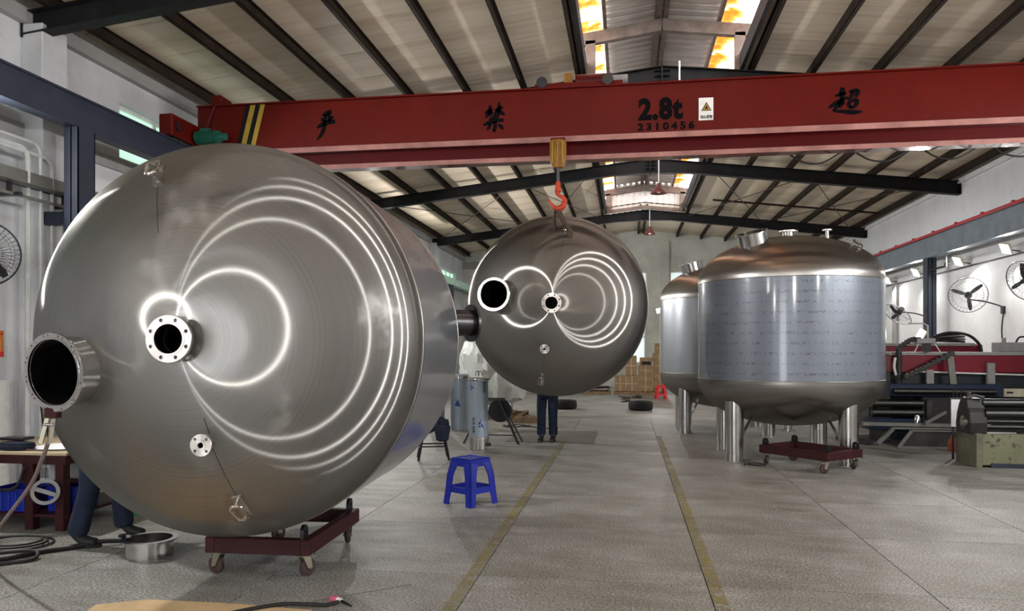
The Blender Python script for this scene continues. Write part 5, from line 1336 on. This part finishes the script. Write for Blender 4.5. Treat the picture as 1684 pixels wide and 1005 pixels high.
# ================================================================== RIGHT SIDE: MACHINES
# plate rolling machine with chipped green base
rm = empty('rolling_machine', (6.0, 11.2, 0)); tag(rm, 'plate rolling machine with chipped green base at the right edge', 'machine')
def radd(mb, name, mat, root, smooth=0, bevel=0):
    o = mb.build(name, mat, root, smooth, bevel); o.location = -root.location; return o
radd(MB().box((4.72, 10.92, .03), (7.2, 11.52, .45)), 'base', 'mgreen', rm, 0, .008)
radd(MB().box((4.66, 10.90, .0), (4.74, 11.54, .46)), 'end_plate', 'mgreen_d', rm, 0, .006)
radd(MB().box((4.85, 10.905, .0), (7.2, 10.93, .06)), 'skid', 'slate', rm)
q = Matrix.Translation((4.60, 0, 0)) @ Matrix.Rotation(PI/2, 4, 'Y') @ Matrix.Rotation(PI/2, 4, 'Z')
prof = [(10.96, .45), (10.94, .60), (10.97, .74), (11.02, .80), (11.06, .92), (11.22, .94), (11.30, .84), (11.36, .72), (11.40, .56), (11.38, .45)]
radd(MB().prism(prof, .22, q), 'end_casting', 'cast', rm, 0, .01)
radd(MB().lathe([(.035, 0), (.085, 0), (.085, .03), (.07, .035), (.035, .035)], 28, Matrix.Translation((4.60, 11.10, .60)) @ Matrix.Rotation(-PI/2, 4, 'Y'), True), 'bearing_ring', 'zinc', rm, 35)
radd(MB().cyl((4.555, 11.10, .60), (4.62, 11.10, .60), .05, n=24), 'shaft_end', 'polish', rm, 35)
radd(MB().tube([(4.58, 11.0, .93), (4.68, 11.02, .97), (4.80, 11.0, .94)], .022, 8).cyl((4.65, 11.1, .92), (4.65, 11.1, 1.0), .03, n=12), 'clamp_screw', 'oldsteel', rm, 35)
for z, r_, y, mt in ((.86, .062, 11.08, 'roller'), (.72, .062, 11.0, 'roller'), (.62, .022, 10.98, 'roller'), (.545, .022, 10.98, 'roller'), (.50, .03, 11.05, 'cast')):
    radd(MB().cyl((4.80, y, z), (7.2, y, z), r_, n=24), 'roller', mt, rm, 35)
for x in (5.3, 5.9, 6.5): radd(MB().box((x-.03, 11.05, .45), (x+.03, 11.15, .6)), 'roller_support', 'cast', rm)
# white curtain panel and bottle beside it
wpn = empty('white_panel', (4.77, 11.72, .47)); tag(wpn, 'white sheet metal panel hanging beside the rolling machine', 'panel')
MB().box((-.10, -.01, .0), (.07, .01, .40)).build('sheet', 'paper', wpn, 0); MB().bar((-.12, 0, .41), (.10, 0, .41), .03, .02).build('top_bar', 'oldsteel', wpn, 0)
for k in range(4): MB().cyl((-.08+.05*k, 0, .41), (-.06+.05*k, 0, .56), .006, n=6).build('hanger', 'cable', wpn)
MB().box((-.09, -.008, -.47), (-.06, .008, 0)).box((.03, -.008, -.47), (.06, .008, 0)).build('support_leg', 'oldsteel', wpn, 0)
bt = empty('bottle', (5.02, 12.55, 0)); tag(bt, 'orange brown bottle on the floor behind the rolling machine', 'bottle')
MB().lathe([(0, 0), (.06, 0), (.065, .02), (.065, .17), (.03, .22), (.025, .26), (0, .26)], 20).build('bottle_body', 'rust', bt); MB().cyl((0, 0, .26), (0, 0, .29), .027, n=14).build('cap', 'black', bt)
# long red and dark machine
ma = empty('sheet_machine', (6.0, 14.5, 0)); tag(ma, 'long low red and black sheet working machine with pale grey top', 'machine')
def aadd(mb, name, mat, smooth=0, bevel=0): return radd(mb, name, mat, ma, smooth, bevel)
aadd(MB().box((4.62, 14.1, 0), (7.25, 14.9, 1.2)), 'dark_base', 'mdark'); aadd(MB().box((4.60, 14.02, 1.19), (7.27, 14.92, 1.49)), 'red_beam', 'mred', 0, .01); aadd(MB().box((4.58, 14.0, 1.49), (7.28, 14.94, 1.545)), 'top_plate', 'mtop', 0, .004)
aadd(MB().bar((5.05, 13.99, 1.205), (7.27, 13.99, 1.14), .02, .025), 'white_hose_rail', 'white')
for x in (5.22, 6.20): aadd(MB().box((x-.06, 13.94, .95), (x+.06, 14.02, 1.36 if x > 6 else 1.24)), 'bracket', 'greybox', 0, .004)
aadd(MB().box((4.45, 13.62, .80), (6.25, 13.95, 1.0)), 'clamp_beam', 'navyblue', 0, .008); aadd(MB().cyl((4.50, 13.58, .88), (6.1, 13.58, .88), .05, n=20), 'front_roller', 'roller', 35)
aadd(MB().box((5.0, 13.7, .28), (5.75, 14.1, .80)), 'gear_housing', 'cast', 0, .02); aadd(MB().box((5.05, 13.64, .42), (5.16, 13.7, .74)), 'housing_door', 'oldsteel', 0, .01)
for z in (.66, .50): aadd(MB().cyl((4.2, 13.75, z), (5.02, 13.75, z), .075, n=24), 'feed_roller', 'roller', 35)
aadd(MB().box((4.15, 13.72, .20), (5.02, 14.1, .40)), 'blue_tray', 'navyblue', 0, .006); aadd(MB().box((6.30, 13.9, .78), (6.75, 14.02, .92)), 'cream_box', 'cream', 0, .006); aadd(MB().box((6.42, 13.895, .84), (6.52, 13.90, .87)), 'box_slot', 'black')
aadd(MB().box((4.3, 13.5, 0), (4.42, 14.2, .2)), 'foot', 'oldsteel'); aadd(MB().box((5.6, 13.5, 0), (5.72, 14.2, .3)), 'foot', 'oldsteel')
# second red machine behind
mb2 = empty('sheet_machine', (6.0, 16.6, 0)); tag(mb2, 'second red machine with pale top standing behind the longer red machine', 'machine')
radd(MB().box((4.9, 16.2, 0), (6.95, 17.0, 1.35)), 'dark_base', 'mdark', mb2); radd(MB().box((4.88, 16.15, 1.35), (6.9, 17.02, 1.66)), 'red_beam', 'mred', mb2, 0, .01); radd(MB().box((4.86, 16.13, 1.66), (6.87, 17.04, 1.72)), 'top_plate', 'mtop', mb2, 0, .004)
radd(MB().box((6.88, 16.13, 1.3), (7.02, 17.04, 1.70)), 'end_cover', 'mred', mb2, 0, .03)
# hose coil on it
hc = tag(MB().tube([(6.55+.28*math.cos(t)*(1-.02*k/8), 16.5+.2*math.sin(t), 1.745+.004*k) for k, t in enumerate([2*PI*i/14 for i in range(42)])], .022, 6).build('hose_coil', 'cable'), 'black hose coil lying on top of the second red machine', 'hose')
tag(MB().tube(smoothpath([(6.1, 16.3, 1.74), (6.2, 16.25, 1.86), (6.45, 16.2, 1.93), (6.75, 16.15, 1.88), (6.92, 16.08, 1.70), (6.96, 16.05, 1.5)]), .03, 8).build('arched_hose', 'cable'), 'thick black hose arching over the second red machine', 'hose')
# articulated cable arm on the long machine
ar = empty('articulated_arm', (4.75, 14.3, 1.546)); tag(ar, 'black articulated arm with control box at the end of the long red machine', 'machine arm')
def arm(mb, name, mat, smooth=30, bevel=0): return mb.build(name, mat, ar, smooth, bevel)
arm(MB().cyl((-.05, -.38, -.6), (-.05, -.38, .06), .05, n=16), 'column', 'oldsteel'); 
for k in range(8):
    t = k/7; p = Vector((-.05+.32*t, -.38, .06+.17*math.sin(t*PI*.55)))
    arm(MB().cbox(p, (.07, .09, .075)), 'chain_segment', 'cast', 0, .006)
arm(MB().box((.22, -.46, .15), (.52, -.26, .24)), 'control_box', 'greybox', 0, .008); arm(MB().box((.34, -.42, .0), (.46, -.34, .15)), 'box_leg', 'cast', 0)
for k in range(11):
    t = k/10; p = Vector((.02+.72*t, -.52, -.42+.40*t))
    arm(MB().cbox(p, (.085, .10, .085), ), 'chain_segment', 'oldsteel', 0, .006)
arm(MB().bar((.0, -.53, -.40), (.35, -.53, -.22), .03, .03), 'push_rod', 'zinc', 0); arm(MB().bar((.72, -.50, .0), (.78, -.50, -.55), .06, .10), 'slide_post', 'channel', 0)
arm(MB().tube(smoothpath([(-.12, -.42, -.1), (-.15, -.45, -.25), (-.12, -.45, -.4)]), .022, 8), 'white_tube', 'white')
for k, (a, b) in enumerate(((.26, .18), (.52, .60))): arm(MB().tube(smoothpath([(a, -.40, .15), ((a+b)/2, -.44, .07), (b, -.44, .0)]), .008, 6), 'white_wire', 'white')
# white vertical pipe and black bent pipe behind
tag(MB().tube([(5.35, 14.4, 1.55), (5.35, 14.4, 2.02), (5.28, 14.42, 2.06), (5.05, 14.5, 2.06)], .014, 8).build('vertical_pipe', 'cablew'), 'thin grey upright pipe rising from the long red machine', 'pipe')
bp = empty('pipe_stand', (5.0, 16.6, 1.72)); tag(bp, 'black bent pipe stand with round handle on the second red machine', 'pipe stand')
MB().tube(smoothpath([(.12, 0, 0), (.12, 0, .38), (.06, 0, .44), (-.14, 0, .44)]), .02, 8).build('bent_pipe', 'black', bp); MB().tube([(-.14, 0, 0), (-.14, 0, .36)], .03, 8).build('upright', 'black', bp); MB().tube(arc((-.12, -.05, .12), .06, 0, 2*PI, 16)[:-1], .01, 6, True).build('round_handle', 'white', bp)
# welder box on the long machine
we = empty('power_box', (6.75, 14.5, 1.546)); tag(we, 'grey power box with plug and cables on the long red machine', 'power box')
MB().box((-.24, -.15, 0), (.4, .15, .17)).build('case', 'greybox', we, 0, bevel=.01); MB().cyl((-.1, 0, .17), (-.1, 0, .25), .035, n=14).build('knob', 'greybox', we); MB().tube(smoothpath([(.05, -.1, .17), (.10, -.12, .26), (.22, -.12, .25), (.28, -.14, .12), (.32, -.18, .01)]), .016, 8).build('cable', 'cable', we)
# stacked steel channels and frames on the floor
def beam_obj(name, a, b, w, h, mat, label, up=(0, 0, 1)):
    return tag(MB().bar(a, b, w, h, up).build(name, mat, None, 0, bevel=.004), label, 'steel beam')
fr = empty('welded_frame', (5.0, 13.3, 0)); tag(fr, 'dark welded steel frame with slanted ends lying on the floor', 'steel frame')
MB().prism([(-.62, .0), (.9, 0), (.9, .27), (-.42, .27)], .04, Matrix.Translation((0, -.3, 0)) @ Matrix.Rotation(PI/2, 4, 'X')).build('side_plate', 'oldsteel', fr, 0)
MB().bar((-.44, -.34, .275), (.9, -.34, .275), .06, .02).build('top_edge', 'channel', fr, 0); MB().bar((-.60, -.34, .012), (.9, -.34, .012), .06, .02).build('bottom_edge', 'channel', fr, 0); MB().bar((-.63, -.345, .0), (-.43, -.345, .275), .03, .05).build('slanted_end', 'channel', fr, 0)
MB().bar((-.86, -.05, .02), (-.62, -.05, .27), .08, .05).build('slanted_end', 'channel', fr, 0); MB().box((-.62, -.26, .05), (.88, .18, .07)).build('cross_plate', 'oldsteel', fr, 0)
MB().bar((-.64, -.05, .285), (.92, -.05, .285), .08, .025).build('rear_edge', 'channel', fr, 0)
beam_obj('channel_beam', (3.95, 13.42, .335), (5.9, 13.32, .335), .12, .06, 'channel', 'grey steel channel lying on the dark welded frame')
beam_obj('brace_bar', (4.88, 13.25, .37), (5.22, 13.3, .56), .05, .05, 'channel', 'slanted grey bar leaning over the grey steel channel')
jr = tag(MB().lathe([(0, 0), (.05, 0), (.05, .10), (.042, .11), (.042, .13), (0, .13)], 18, Matrix.Translation((4.80, 13.36, .366))).build('tin_can', 'polish'), 'small shiny tin standing on the grey steel channel', 'tin')
beam_obj('steel_bar', (3.70, 13.95, .05), (4.02, 13.2, .05), .09, .09, 'oldsteel', 'short dark steel bar on the floor left of the welded frame')
